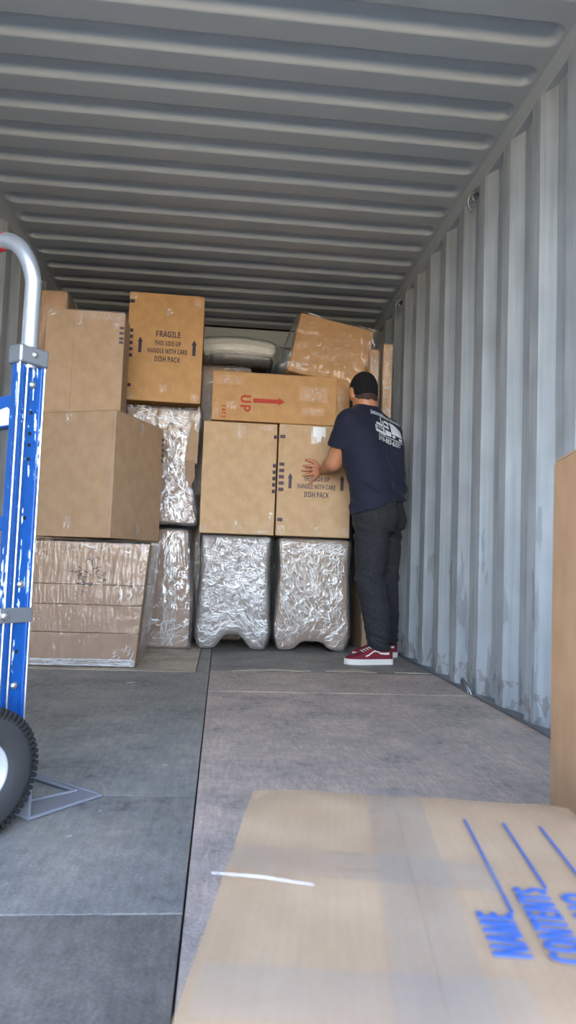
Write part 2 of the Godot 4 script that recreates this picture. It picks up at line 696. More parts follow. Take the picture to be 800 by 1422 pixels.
func build_container() -> void:
	var dents := FastNoiseLite.new()
	dents.seed = 5
	dents.frequency = 0.05
	var rail_low := ROOF_Y - 0.08
	# side walls
	var right_line := corrugation(BACK_Z, DOOR_Z, -3.05)
	var wr := structure("wall_right", corrugated_sheet(right_line, rail_low, func(z, o, y): return Vector3(WALL_X + o, y, z), Vector3.LEFT, dents), M.wall, "pale grey corrugated steel side wall")
	part("outer_skin", block(Vector3(1.212, -0.16, BACK_Z - 0.05), Vector3(1.228, ROOF_Y + 0.05, DOOR_Z)), M.outside, wr)
	var wl := structure("wall_left", corrugated_sheet(right_line, rail_low, func(z, o, y): return Vector3(-WALL_X - o, y, z), Vector3.RIGHT, dents), M.wall, "pale grey corrugated steel side wall behind the hand truck")
	part("outer_skin", block(Vector3(-1.228, -0.16, BACK_Z - 0.05), Vector3(-1.212, ROOF_Y + 0.05, DOOR_Z)), M.outside, wl)
	# end wall
	var back_line := corrugation(-WALL_X - 0.03, WALL_X + 0.03, 0.1)
	var wb := structure("wall_back", corrugated_sheet(back_line, ROOF_Y - 0.12, func(x, o, y): return Vector3(x, y, BACK_Z - o), Vector3.BACK, dents), M.wall, "corrugated steel end wall behind the stacked goods")
	part("outer_skin", block(Vector3(-1.228, -0.16, BACK_Z - 0.066), Vector3(1.228, ROOF_Y + 0.05, BACK_Z - 0.05)), M.outside, wb)
	# rails
	var k := 1
	for side in [1.0, -1.0]:
		var lo := Vector3(minf(side * WALL_X, side * 1.226), rail_low, BACK_Z - 0.04)
		var hi := Vector3(maxf(side * WALL_X, side * 1.226), ROOF_Y + 0.01, DOOR_Z)
		structure("trim_%d" % k, block(lo, hi, 0.006), M.rail, "square steel rail along the top of the side wall")
		k += 1
	structure("trim_3", block(Vector3(-WALL_X, ROOF_Y - 0.125, BACK_Z - 0.05), Vector3(WALL_X, ROOF_Y + 0.01, BACK_Z + 0.012), 0.006), M.rail, "steel header across the end wall")
	structure("trim_4", block(Vector3(-WALL_X, ROOF_Y - 0.10, DOOR_Z - 0.06), Vector3(WALL_X, ROOF_Y + 0.05, DOOR_Z), 0.006), M.rail, "steel header over the door opening")
	# roof sheet with pressed channels that end in rounded corners short of the rails
	var zs := []
	var z := -2.23 + 0.209 * 14
	var first_mid := z
	while z > BACK_Z - 0.3:
		for o in [0.1045, 0.075, 0.060, 0.054, 0.048, 0.042, 0.036, 0.030, 0.024, 0.0, -0.024, -0.030, -0.036, -0.042, -0.048, -0.054, -0.060, -0.075]:
			var p: float = z + o
			if p < DOOR_Z and p > BACK_Z:
				zs.append(p)
		z -= 0.209
	zs.push_front(DOOR_Z)
	zs.append(BACK_Z)
	var xs := []
	for q in 17:
		xs.append(-1.165 + q * 0.0075)
	for q in range(1, 12):
		xs.append(lerpf(-1.045, 1.045, q / 12.0))
	for q in 17:
		xs.append(1.045 + q * 0.0075)
	var roof := Shape.new()
	roof.grid(zs.size(), xs.size(),
		func(i: int, j: int) -> Vector3:
			var x: float = xs[i]
			var zz: float = zs[j]
			var m := fposmod(zz - first_mid + 0.1045, 0.209) - 0.1045
			var qx := absf(x) - (1.150 - 0.045)
			var qz := absf(m) - (0.056 - 0.045)
			var dd := Vector2(maxf(qx, 0.0), maxf(qz, 0.0)).length() + minf(maxf(qx, qz), 0.0) - 0.045
			var up := smoothstep(0.0, 1.0, clampf(-dd / 0.024, 0.0, 1.0))
			var sag := 0.002 * dents.get_noise_2d(x * 14.0, zz * 20.0)
			return Vector3(x, ROOF_Y + 0.026 * up + sag, zz),
		Vector3.DOWN)
	var ceiling := structure("ceiling", roof.mesh(), M.roof, "grey steel roof sheet pressed into cross channels")
	part("outer_skin", block(Vector3(-1.228, ROOF_Y + 0.03, BACK_Z - 0.066), Vector3(1.228, ROOF_Y + 0.05, DOOR_Z)), M.outside, ceiling)
	# floor: plywood sheets over a steel base
	var base := structure("floor", block(Vector3(-1.212, -0.16, BACK_Z - 0.05), Vector3(1.212, -0.028, DOOR_Z)), M.sub, "worn plywood floor of the container")
	var boards := [
		[-1.165, 0.02, -1.14, DOOR_Z, 4], [-1.165, 0.02, -1.685, -1.14, 0], [-1.165, 0.02, -3.46, -1.685, 1],
		[-1.165, -0.045, -4.66, -3.46, 3], [-0.045, 0.02, -4.66, -3.46, 1], [-1.165, 0.02, BACK_Z, -4.66, 1],
		[0.02, 1.18, -0.62, DOOR_Z, 2], [0.02, 1.18, -2.985, -0.62, 2], [0.02, 1.18, -3.52, -2.985, 2],
		[0.02, 1.18, -4.66, -3.52, 0], [0.02, 1.18, BACK_Z, -4.66, 0],
	]
	for bd in boards:
		var g := 0.0019
		var lift := rng.randf_range(-0.0012, 0.0)
		var s := Shape.new()
		s.chamfered(Vector3(bd[0] + g, -0.028, bd[2] + g), Vector3(bd[1] - g, lift, bd[3] - g), 0.0008)
		var o := Vector2(rng.randf(), rng.randf())
		for q in s.uv.size():
			s.uv[q] += o
		part("plywood_board", s.mesh(), M.ply[bd[4]], base)
	# torn pale edges where the sheets meet
	for edge_px in [[[322, 931.5], [340, 930], [352, 928.6], [366, 929.6], [380, 928.2], [398, 929.6], [412, 931], [432, 932], [410, 932.4], [392, 931.2], [376, 930.6], [356, 931.4]], [[452, 932], [464, 929.5], [478, 930.2], [492, 929.2], [508, 931.4], [524, 934], [512, 935], [496, 933], [474, 933.2]], [[548, 934], [575, 934], [604, 936], [580, 935.6]]]:
		var flat_edge := PackedVector2Array()
		for q in edge_px:
			var p := at_y(q[0], q[1], 0.0)
			flat_edge.append(Vector2(p.x, p.z))
		var sp := Shape.new()
		sp.prism(flat_edge, 0.0018, Transform3D(Basis(Vector3.RIGHT, Vector3.BACK, Vector3.DOWN), Vector3(0, 0.0014, 0)))
		part("splintered_edge", sp.mesh(), M.ply_raw, base)
	# lashing rings welded to rail and floor
	for p in [at_ring(660, 280, 2.27), at_ring(557, 425, 2.27)]:
		var s := Shape.new()
		var path := []
		for q in 9:
			var an := PI * q / 8.0
			path.append(Vector3(p.x - 0.006 - 0.028 * sin(an), p.y + 0.040 * cos(an) , p.z + 0.012 * cos(an)))
		s.tube(path, 0.0065, 8)
		s.chamfered(Vector3(p.x - 0.008, p.y + 0.028, p.z - 0.006), Vector3(p.x + 0.02, p.y + 0.052, p.z + 0.03), 0.004)
		var hook := []
		for q in 6:
			var an := PI * 0.9 * q / 5.0
			hook.append(Vector3(p.x - 0.008 - 0.016 * sin(an), p.y + 0.006 + 0.020 * cos(an), p.z + 0.030))
		s.tube(hook, 0.005, 8)
		part("lashing_ring", s.mesh(), M.alu_dull, wr)
	var low := Vector3(1.16, 0.0, -3.06)
	var s2 := Shape.new()
	for o in [0.0, 0.034]:
		var path := []
		for q in 9:
			var an := PI * q / 8.0
			path.append(low + Vector3(-0.012 - 0.016 * sin(an), 0.004 + 0.055 * sin(an) * (1.0 - o * 6.0), 0.035 * cos(an) + o))
		s2.tube(path, 0.006, 8)
	part("lashing_ring", s2.mesh(), M.alu_dull, wr)
	var edge := Shape.new()
	edge.chamfered(Vector3(1.150, 0.0, BACK_Z), Vector3(1.205, 0.010, DOOR_Z), 0.003)
	structure("trim_5", edge.mesh(), M.alu_dull, "thin steel edge strip where the plywood floor meets the side wall")
	edge = Shape.new()
	edge.chamfered(Vector3(-1.205, 0.0, BACK_Z), Vector3(-1.150, 0.010, DOOR_Z), 0.003)
	structure("trim_6", edge.mesh(), M.alu_dull, "thin steel edge strip along the other side wall")
	# unseen container-shaped blocks, added on both sides to shade the yard before the doors
	for side in [-2.0, -1.0, 1.0, 2.0]:
		var x: float = side * 2.56
		var nb := Shape.new()
		nb.chamfered(Vector3(x - 1.228, -1.1, BACK_Z - 0.066), Vector3(x + 1.228, ROOF_Y + 0.05, DOOR_Z), 0.01)
		structure("added_shade_block", nb.mesh(), M.outside, "rust-red container-shaped block out of view, added to shade the yard")
	# the yard in front of the doors
	structure("ground", block(Vector3(-60, -1.3, -60), Vector3(60, -1.1, 60)), M.yard, "sunlit concrete yard outside the doors")


func at_ring(x: float, y: float, h: float) -> Vector3:
	var d := ray(x, y)
	var p := CAM_AT + d * ((WALL_X - CAM_AT.x) / d.x)
	return Vector3(WALL_X, minf(p.y, h), p.z)


# ------------------------------------------------------------------ cartons

var fonts := {}

func letters(text: String, cap: float, squeeze: float, mat: Material, parent: Node, where: Transform3D, called := "lettering", serif := false) -> MeshInstance3D:
	var m := TextMesh.new()
	if not fonts.has(serif):
		var f := SystemFont.new()
		f.font_names = PackedStringArray(["Droid Serif" if serif else "Droid Sans"])
		f.font_weight = 700
		fonts[serif] = f
	m.font = fonts[serif]
	m.font_size = 48
	m.pixel_size = cap / (48.0 * 0.714)
	m.depth = 0.0008
	m.curve_step = 1.5
	m.text = text
	m.horizontal_alignment = HORIZONTAL_ALIGNMENT_CENTER
	m.vertical_alignment = VERTICAL_ALIGNMENT_CENTER
	return part(called, m, mat, parent, where * Transform3D(Basis.from_scale(Vector3(squeeze, 1, 1)), Vector3.ZERO))


func arrow_outline(long: float, shaft: float, head_w: float, head_l: float) -> PackedVector2Array:
	return PackedVector2Array([Vector2(-shaft / 2, -long / 2), Vector2(shaft / 2, -long / 2), Vector2(shaft / 2, long / 2 - head_l), Vector2(head_w / 2, long / 2 - head_l), Vector2(0, long / 2), Vector2(-head_w / 2, long / 2 - head_l), Vector2(-shaft / 2, long / 2 - head_l)])


# a piece of clear tape pressed on a face: from (0, 0) its centre, in the face's own axes
func tape(parent: Node, where: Transform3D, w: float, h: float, mat: Material = null) -> void:
	var wob := FastNoiseLite.new()
	wob.seed = rng.randi() % 1000
	wob.frequency = 0.9
	var s := Shape.new()
	s.grid(9, 9,
		func(i: int, j: int) -> Vector3:
			var x := (i / 8.0 - 0.5) * w
			var y := (j / 8.0 - 0.5) * h
			var edge := 0.5 * h * 0.12 * wob.get_noise_2d(x * 60.0, 9.0) if j == 0 or j == 8 else 0.0
			return where * Vector3(x, y + edge, 0.0016 + 0.0014 * absf(wob.get_noise_2d(x * 90.0, y * 90.0))),
		where.basis.z,
		func(i: int, j: int) -> Vector2: return Vector2(i / 8.0 * w, j / 8.0 * h) + Vector2(wob.seed * 0.13, 0))
	var strip := part("tape", s.mesh(), mat if mat else M.tape, parent)
	if mat == null:
		glint_pleats(strip, "glint_crease", 4 + int(w * h * 1300.0), Vector2(-w / 2, -h / 2), Vector2(w / 2, h / 2), func(p: Vector2) -> Vector3: return where * Vector3(p.x, p.y, 0.0030), where.basis.z, 0.9, 0.7, Vector2(0.008, 0.03), Vector2(0.0012, 0.0030), wob.seed, true)  # whitish strips paint glints onto the crumpled tape


func face_front(x: float, y: float, z: float) -> Transform3D:
	return Transform3D(Basis.IDENTITY, Vector3(x, y, z))


func face_right(x: float, y: float, z: float) -> Transform3D:
	return Transform3D(Basis(Vector3.UP, PI / 2), Vector3(x, y, z))


# size: width, height, depth. The front face is at +z of the node, whose base is the middle of the bottom.
func carton(called: String, label: String, size: Vector3, where: Vector3, turn: float, mat: Material, group := "") -> Node3D:
	var root := thing(called, label, "box", where, turn, group)
	var bow := FastNoiseLite.new()
	bow.seed = rng.randi() % 1000
	bow.frequency = 1.1
	var s := Shape.new()
	s.rounded(Vector3(0, (size.y - 0.004) / 2.0, 0), size - Vector3(0, 0.004, 0), 0.006, Vector3i(6, 6, 6),
		func(p: Vector3, nn: Vector3) -> Vector3:
			var flat := Vector3(nn.x, 0.0, nn.z)
			var bulge := sin(PI * clampf(p.y / size.y, 0, 1))
			return p + flat * (0.0012 * bulge + 0.0012 * bow.get_noise_3dv(p * 1.5)))
	part("body", s.mesh(), mat, root)
	# the two outer flaps that meet along the middle of the top
	for side in [-1.0, 1.0]:
		var lo := Vector3(-size.x / 2 + 0.003, size.y - 0.0045, minf(side * 0.0005, side * (size.z / 2 - 0.003)))
		var hi := Vector3(size.x / 2 - 0.003, size.y, maxf(side * 0.001, side * (size.z / 2 - 0.003)))
		part("flap", block(lo, hi, 0.0015), mat, root)
	return root


func bars(root: Node, x: float, z: float, w: float, ys: Array, h: float, mat: Material) -> void:
	var m := block(Vector3(-w / 2, -h / 2, 0), Vector3(w / 2, h / 2, 0.0012))
	for y in ys:
		part("print_bar", m, mat, root, face_front(x, y, z))


func dish_print(root: Node, z: float, mid: Vector2, ink: Material) -> void:
	var lines := [["FRAGILE", 0.036, 0.74, 0.068], ["THIS SIDE UP", 0.028, 0.66, 0.012], ["HANDLE WITH CARE", 0.028, 0.64, -0.036], ["DISH PACK", 0.032, 0.68, -0.086]]
	for l in lines:
		letters(l[0], l[1], l[2], ink, root, face_front(mid.x, mid.y + l[3], z))
	var s := Shape.new()
	s.prism(arrow_outline(0.096, 0.019, 0.032, 0.030), 0.0012)
	for x in [-0.165, 0.158]:
		part("print_arrow", s.mesh(), ink, root, face_front(mid.x + x, mid.y - 0.005, z))


func build_cartons() -> void:
	# tan carton turned a little, on the wrapped side table
	var b := carton("carton", "large plain tan carton turned aslant on the wrapped side-table carton", Vector3(0.447, 0.64, 0.52), Vector3(-0.605, 0.628, -3.853), deg_to_rad(-22), M.card_b)
	for f in [face_front(-0.04, 0.60, 0.262), face_front(-0.02, 0.07, 0.262)]:
		tape(b, f, 0.05, 0.075)
	tape(b, face_front(0.214, 0.32, 0.262), 0.014, 0.62, M.tape_flat)
	for f in [face_right(0.226, 0.59, 0.0), face_right(0.226, 0.05, 0.0)]:
		tape(b, f, 0.05, 0.07)
	var bar := block(Vector3(-0.008, -0.009, 0), Vector3(0.008, 0.009, 0.0012))
	for y in [0.575, 0.545, 0.515, 0.485, 0.455]:
		part("print_bar", bar, M.ink, b, face_right(0.2265, y, -0.247))
	# plain carton with taped top on the aslant one
	var c := carton("carton", "plain tan carton with shiny tape along its top edge, standing on the aslant carton", Vector3(0.405, 0.55, 0.20), Vector3(-0.705, 1.269, -3.80), 0.0, M.card_b)
	tape(c, face_front(0.09, 0.525, 0.101), 0.22, 0.048)
	tape(c, face_front(-0.03, 0.51, 0.101), 0.045, 0.09)
	tape(c, face_front(0.165, 0.49, 0.102), 0.05, 0.07)
	tape(c, face_front(-0.17, 0.53, 0.101), 0.04, 0.06)
	bars(c, 0.188, 0.1015, 0.022, [0.465, 0.437, 0.409, 0.388], 0.014, M.ink_soft)
	part("seam_panel", block(Vector3(-0.198, 0.01, 0), Vector3(-0.055, 0.52, 0.0028), 0.001), M.card_b, c, face_front(0, 0, 0.1015))
	# upper dish carton
	var e := carton("dish_carton", "dish carton printed FRAGILE standing on the torn wrapped carton, highest in the stack", Vector3(0.452, 0.665, 0.45), Vector3(-0.346, 1.476, -4.475), deg_to_rad(1.5), M.card_c, "")
	dish_print(e, 0.2285, Vector2(0.016, 0.345), M.ink)
	bars(e, -0.210, 0.2275, 0.034, [0.605, 0.424, 0.386, 0.348, 0.310, 0.272, 0.090], 0.020, M.ink)
	for f in [face_front(0.0, 0.085, 0.2285), face_front(-0.195, 0.03, 0.2275), face_front(0.19, 0.03, 0.2275), face_front(0.02, 0.545, 0.2285), face_front(-0.2, 0.64, 0.2275), face_front(0.19, 0.62, 0.2275)]:
		tape(e, f, 0.05, 0.055)
	# plain carton in the middle column
	var j := carton("carton", "plain upright tan carton beside the lower dish carton, over the arched wrapped cabinet", Vector3(0.45, 0.682, 0.44), Vector3(0.138, 0.698, -4.492), 0.0, M.card_a)
	tape(j, face_front(0.005, 0.63, 0.2235), 0.055, 0.085)
	tape(j, face_front(0.0, 0.05, 0.2235), 0.05, 0.055)
	tape(j, face_front(0.17, 0.655, 0.222), 0.10, 0.03)
	tape(j, face_front(0.203, 0.09, 0.2225), 0.02, 0.14)
	tape(j, face_front(0.15, 0.018, 0.222), 0.12, 0.02)
	tape(j, face_front(-0.2, 0.03, 0.222), 0.04, 0.05)
	bars(j, 0.213, 0.2225, 0.018, [0.602, 0.425, 0.386, 0.347, 0.308, 0.268], 0.022, M.ink)
	# lower dish carton, under the hand
	var k := carton("dish_carton", "dish carton printed FRAGILE with a torn white label, under the person's hand", Vector3(0.458, 0.692, 0.44), Vector3(0.604, 0.700, -4.522), 0.0, M.card_a)
	dish_print(k, 0.2235, Vector2(0.015, 0.345), M.ink_soft)
	bars(k, -0.205, 0.2225, 0.032, [0.612, 0.440, 0.401, 0.362, 0.323, 0.284, 0.098], 0.021, M.ink_soft)
	var tag_shape := Shape.new()
	tag_shape.prism(PackedVector2Array([Vector2(-0.040, 0.048), Vector2(0.040, 0.046), Vector2(0.042, -0.018), Vector2(0.018, -0.008), Vector2(0.012, -0.046), Vector2(-0.014, -0.046), Vector2(-0.016, -0.020), Vector2(-0.036, -0.012)]), 0.0015)
	var pl := part("paper_label", tag_shape.mesh(), M.paper, k, face_front(0.02, 0.635, 0.222))
	tag(pl, "torn white paper label")
	tape(k, face_front(0.02, 0.63, 0.2245), 0.10, 0.11, M.tape_flat)
	for f in [face_front(0.035, 0.035, 0.2225), face_front(-0.195, 0.655, 0.2225), face_front(-0.195, 0.035, 0.2225), face_front(0.205, 0.035, 0.2225)]:
		tape(k, f, 0.05, 0.06)
	# carton lying across the two
	var l := carton("carton", "long carton lying on its side with a red UP arrow, across two upright cartons", Vector3(0.77, 0.306, 0.44), Vector3(0.34, 1.393, -4.513), 0.0, M.card_c)
	letters("UP", 0.062, 1.0, M.ink_red, l, Transform3D(Basis(Vector3.BACK, -PI / 2), Vector3(-0.180, 0.112, 0.2235)))
	var ar := Shape.new()
	ar.prism(arrow_outline(0.195, 0.026, 0.050, 0.040), 0.0012, Transform3D(Basis(Vector3.BACK, -PI / 2), Vector3.ZERO))
	part("print_arrow", ar.mesh(), M.ink_red, l, face_front(-0.035, 0.132, 0.2235))
	letters("T AT S", 0.024, 0.9, M.ink_red, l, Transform3D(Basis(Vector3.BACK, -PI / 2), Vector3(-0.312, 0.055, 0.2235)))
	tape(l, face_front(-0.28, 0.25, 0.2235), 0.17, 0.06)
	tape(l, face_front(-0.265, 0.095, 0.2235), 0.07, 0.05)
	tape(l, face_front(0.24, 0.19, 0.2235), 0.18, 0.10)
	tape(l, face_front(0.24, 0.08, 0.2235), 0.14, 0.05)
	tape(l, face_front(-0.36, 0.06, 0.222), 0.03, 0.10)
	var fl := Shape.new()
	fl.chamfered(Vector3(0, 0, -0.004), Vector3(0.10, 0.285, 0.0), 0.0015, Transform3D(Basis(Vector3.UP, deg_to_rad(22)), Vector3(0.383, 0.004, 0.214)))
	part("end_flap", fl.mesh(), M.card_c, l)
	tape(l, Transform3D(Basis(Vector3.UP, deg_to_rad(22)), Vector3(0.42, 0.17, 0.201)), 0.06, 0.16)


# ------------------------------------------------------------------ goods in stretch film

# film pleats with highlights painted in: thin whitish ridged strips on a surface; place(Vector2) gives the point for a spot of the region
func glint_pleats(parent: Node, called: String, count: int, lo: Vector2, hi: Vector2, place, out: Vector3, angle: float, spread: float, reach: Vector2, wide: Vector2, sd: int, oval := false) -> void:
	var rn := RandomNumberGenerator.new()
	rn.seed = sd
	var s := Shape.new()
	for k in count:
		var c := Vector2(rn.randf_range(lo.x, hi.x), rn.randf_range(lo.y, hi.y))
		if oval:
			var turn := rn.randf() * TAU
			c = (lo + hi) / 2.0 + (hi - lo) * 0.42 * sqrt(rn.randf()) * Vector2(cos(turn), sin(turn))
		var a := angle + rn.randfn() * spread
		var d := Vector2(cos(a), sin(a))
		var e := Vector2(-d.y, d.x)
		var long := rn.randf_range(reach.x, reach.y)
		var w := lerpf(wide.x, wide.y * 2.4, pow(rn.randf(), 3.0))
		var bend := rn.randf_range(-0.7, 0.7)
		var wave := rn.randf_range(0.0, 0.12)
		var first := s.v.size()
		for q in 7:
			var t := q / 6.0
			var p := c + d * (t - 0.5) * long + e * long * (bend * (t - 0.5) * (t - 0.5) + wave * sin(t * 9.0))
			var half := w * 0.5 * (0.15 + 0.85 * sin(PI * t))
			for m in 3:
				var spot := (p + e * half * (m - 1)).clamp(lo, hi)
				s.vert(place.call(spot) + out * (0.0005 + (half * 0.9 if m == 1 else 0.0)), (out + Vector3(e.x, e.y, 0) * 0.7 * (m - 1)).normalized(), spot)
		for q in 6:
			for m in 2:
				var i := first + q * 3 + m
				s.tri(i, i + 1, i + 4, out)
				s.tri(i, i + 4, i + 3, out)
	var o := part(called, s.mesh(), M.glint_pleat, parent)   # many thin folds, coloured near white as highlights
	o.set_meta("kind", "stuff")


# pleats with painted highlights on the front of a wrapped thing, from fractions of its face
func front_glint_pleats(root: Node, size: Vector3, shape, gap: float, count: int, lo: Vector2, hi: Vector2, angle: float, spread: float, reach: Vector2, wide: Vector2, sd: int) -> void:
	var z := size.z / 2.0 + gap
	glint_pleats(root, "film_glint_pleats", count, Vector2(lo.x * size.x, lo.y * size.y), Vector2(hi.x * size.x, hi.y * size.y),
		func(p: Vector2) -> Vector3:
			var q := Vector3(p.x, p.y, z)
			return shape.call(q, Vector3.BACK) if shape != null else q,
		Vector3.BACK, angle, spread, reach, wide, sd)


func wrinkles(sd: int, amp: float, freq: float) -> Callable:
	var f := FastNoiseLite.new()
	f.seed = sd
	f.frequency = freq
	f.fractal_type = FastNoiseLite.FRACTAL_RIDGED
	f.fractal_octaves = 3
	return func(p: Vector3) -> float: return amp * f.get_noise_3dv(p)


# a block-shaped thing under film; shape(p, n) bends both, wrinkle moves the film only
func wrapped(called: String, label: String, category: String, size: Vector3, where: Vector3, turn: float, body: Material, wrap: Material, shape, sd: int, amp := 0.006, cuts := 26, r := 0.02) -> Node3D:
	var root := thing(called, label, category, where, turn)
	var s := Shape.new()
	s.rounded(Vector3(0, size.y / 2, 0), size, r * 0.6, Vector3i(10, 12, 8), shape)
	part("body", s.mesh(), body, root)
	var wr := wrinkles(sd, amp, 11.0)
	var fine := wrinkles(sd + 5, amp * 0.4, 32.0)
	var f := Shape.new()
	var gap := amp + 0.005
	f.rounded(Vector3(0, size.y / 2, 0), size + Vector3(gap, gap * 0.6, gap) * 2.0, r, Vector3i(cuts, int(cuts * 1.4), 14),
		func(p: Vector3, nn: Vector3) -> Vector3:
			var q: Vector3 = shape.call(p, nn) if shape != null else p
			return q + nn * (wr.call(q) + fine.call(q)))
	part("stretch_film", f.mesh(), wrap, root)
	return root


func build_wrapped_goods() -> void:
	var slant := func(p: Vector3, nn: Vector3) -> Vector3:
		# the flat carton sags: its right edge leans out towards the top
		return p + Vector3(0.045 * clampf(p.x / 0.33 + 0.2, 0.0, 1.0) * (p.y / 0.61), 0, 0)
	var a := thing("side_table_carton", "flat wrapped carton marked Side Table in black marker, behind the hand truck", "box", Vector3(-0.66, 0.0, -3.765))
	var size := Vector3(0.63, 0.606, 0.45)
	# the carton is folded sheets: panels that meet in horizontal creases
	var creases := [0.0, 0.165, 0.300, 0.398, 0.606]
	for q in 4:
		var s := Shape.new()
		s.rounded(Vector3(0, (creases[q] + creases[q + 1]) / 2.0, 0), Vector3(size.x, creases[q + 1] - creases[q] - 0.0015, size.z), 0.006, Vector3i(6, 3, 4), slant)
		part("panel", s.mesh(), M.card_d, a)
	var wr := wrinkles(3, 0.003, 12.0)
	var f := Shape.new()
	f.rounded(Vector3(0, 0.308, 0), Vector3(0.652, 0.622, 0.474), 0.02, Vector3i(26, 30, 10),
		func(p: Vector3, nn: Vector3) -> Vector3:
			var q: Vector3 = slant.call(p, nn)
			return Vector3(q.x, maxf(q.y, 0.002), q.z) + nn * wr.call(q))
	part("stretch_film", f.mesh(), M.film_thin, a)
	# a gathered skirt of film along the bottom edge, twisted tails of it
	var rope := Shape.new()
	for q in 9:
		var path := []
		for m in 15:
			var t := m / 14.0
			path.append(Vector3(lerpf(-0.315, 0.315, t), 0.010 + 0.006 * q * (0.6 + 0.4 * sin(t * 4.0 + q)) * (0.4 + t * 0.8), 0.240 + 0.003 * sin(t * 9.0 + q * 1.7)))
		rope.tube(path, 0.0035, 6)
	part("film_skirt", rope.mesh(), M.film_heavy, a)
	for z in [[30, Vector2(0.28, 0.50), Vector2(0.50, 0.98), 1.4], [18, Vector2(0.32, 0.03), Vector2(0.48, 0.20), 0.9], [30, Vector2(-0.48, 0.92), Vector2(0.5, 0.99), 0.4], [10, Vector2(-0.48, 0.6), Vector2(-0.25, 0.92), 1.2], [60, Vector2(-0.49, 0.01), Vector2(0.49, 0.07), 0.05]]:
		front_glint_pleats(a, size, slant, 0.0135, z[0], z[1], z[2], z[3], 0.3, Vector2(0.01, 0.07) if z[3] > 0.1 else Vector2(0.05, 0.25), Vector2(0.001, 0.0035), 300 + int(z[0] + z[3] * 10))
	write_side_table(a)
	# the torn carton under the upper dish carton and the one it stands on
	var waist := func(p: Vector3, nn: Vector3) -> Vector3:
		var t: float = p.y / 0.735
		var pinch := 0.045 * exp(-pow((t - 0.42) / 0.22, 2.0)) * clampf(p.x / 0.2, 0.0, 1.0)
		return p - Vector3(pinch, 0, 0.03 * exp(-pow((t - 0.5) / 0.3, 2.0)) * clampf(p.z / 0.2, 0, 1))
	var ft := wrapped("wrapped_carton", "torn carton under silvery film and a loose flap, holding up the upper dish carton", "box", Vector3(0.43, 0.690, 0.42), Vector3(-0.332, 0.750, -4.475), 0.0, M.card_d, M.film_heavy, waist, 21, 0.009, 30)
	var fsz := Vector3(0.43, 0.712, 0.42)
	front_glint_pleats(ft, fsz, waist, 0.014, 130, Vector2(-0.49, 0.72), Vector2(0.36, 0.98), -0.5, 0.5, Vector2(0.02, 0.10), Vector2(0.0015, 0.006), 211)
	front_glint_pleats(ft, fsz, waist, 0.014, 190, Vector2(0.10, 0.02), Vector2(0.42, 0.78), -1.1, 0.5, Vector2(0.02, 0.10), Vector2(0.0015, 0.006), 212)
	var flap := Shape.new()
	flap.prism(PackedVector2Array([Vector2(0, 0.02), Vector2(0.075, 0.0), Vector2(0.078, 0.34), Vector2(0.07, 0.352), Vector2(0.03, 0.24), Vector2(0.012, 0.13)]), 0.004, Transform3D(Basis(Vector3.UP, deg_to_rad(14)), Vector3(0.142, 0.362, 0.226)))
	part("flap", flap.mesh(), M.card_b, ft)
	flap = Shape.new()
	flap.prism(PackedVector2Array([Vector2(0.0, 0.16), Vector2(0.06, 0.17), Vector2(0.066, 0.06), Vector2(0.04, 0.0), Vector2(0.01, 0.08)]), 0.004, Transform3D(Basis(Vector3.UP, deg_to_rad(8)), Vector3(0.14, 0.215, 0.224)))
	part("flap", flap.mesh(), M.card_d, ft)
	var lean := func(p: Vector3, nn: Vector3) -> Vector3:
		var t: float = p.y / 0.735
		return p + Vector3(0.012 * sin(t * 5.0) * clampf(p.x / 0.1, -1, 1) + 0.02 * (1.0 - t) * clampf(p.x / 0.15, -1, 1), 0, 0.01 * sin(t * 4.0) - 0.16 * absf(p.x - 0.03) * clampf(p.z / 0.2, 0.0, 1.0))
	var gn := wrapped("wrapped_carton", "narrow carton in shiny film with a bright vertical fold, between side-table carton and arched cabinet", "box", Vector3(0.262, 0.702, 0.42), Vector3(-0.274, 0.008, -4.475), 0.0, M.card_d, M.film_strands, lean, 22, 0.008, 26)
	var gsz := Vector3(0.27, 0.705, 0.42)
	front_glint_pleats(gn, gsz, lean, 0.013, 90, Vector2(-0.05, 0.02), Vector2(0.22, 0.98), 1.5, 0.25, Vector2(0.04, 0.16), Vector2(0.002, 0.006), 221)
	front_glint_pleats(gn, gsz, lean, 0.013, 70, Vector2(-0.45, 0.02), Vector2(0.48, 0.25), 0.6, 0.5, Vector2(0.02, 0.10), Vector2(0.0015, 0.005), 222)
	front_glint_pleats(gn, gsz, lean, 0.013, 40, Vector2(-0.40, 0.80), Vector2(0.40, 0.98), 1.5, 0.2, Vector2(0.03, 0.10), Vector2(0.002, 0.006), 223)
	front_glint_pleats(gn, gsz, lean, 0.013, 40, Vector2(-0.48, 0.25), Vector2(0.48, 0.80), 0.9, 0.5, Vector2(0.01, 0.06), Vector2(0.0012, 0.003), 224)
	# two cabinets on short legs, fully wrapped
	cabinet("wrapped_cabinet", "film-wrapped cabinet with a deep arch between its legs, under the plain carton", Vector3(0.424, 0.680, 0.44), Vector3(0.139, 0.006, -4.515), 0.085, 31, M.film_heavy, M.wrap_grey)
	cabinet("wrapped_cabinet", "film-wrapped cabinet with slanting film strands and a shallow arch, under the lower dish carton", Vector3(0.445, 0.680, 0.44), Vector3(0.624, 0.006, -4.55), 0.055, 37, M.film_pulled, M.card_dull)
	# big carton tilted on top, in a loose film bag
	var m := thing("tilted_carton", "big carton in loose clear film tipped sideways on the red-arrow carton", "box", Vector3(0.665, 1.735, -4.68))
	var tip := Transform3D(Basis(Vector3.BACK, deg_to_rad(-11)), Vector3(0.02, -0.012, 0))
	var bs := Shape.new()
	bs.rounded(Vector3(-0.015, 0.20, 0), Vector3(0.50, 0.40, 0.42), 0.012, Vector3i(6, 6, 4), null, tip)
	part("body", bs.mesh(), M.card_c, m)
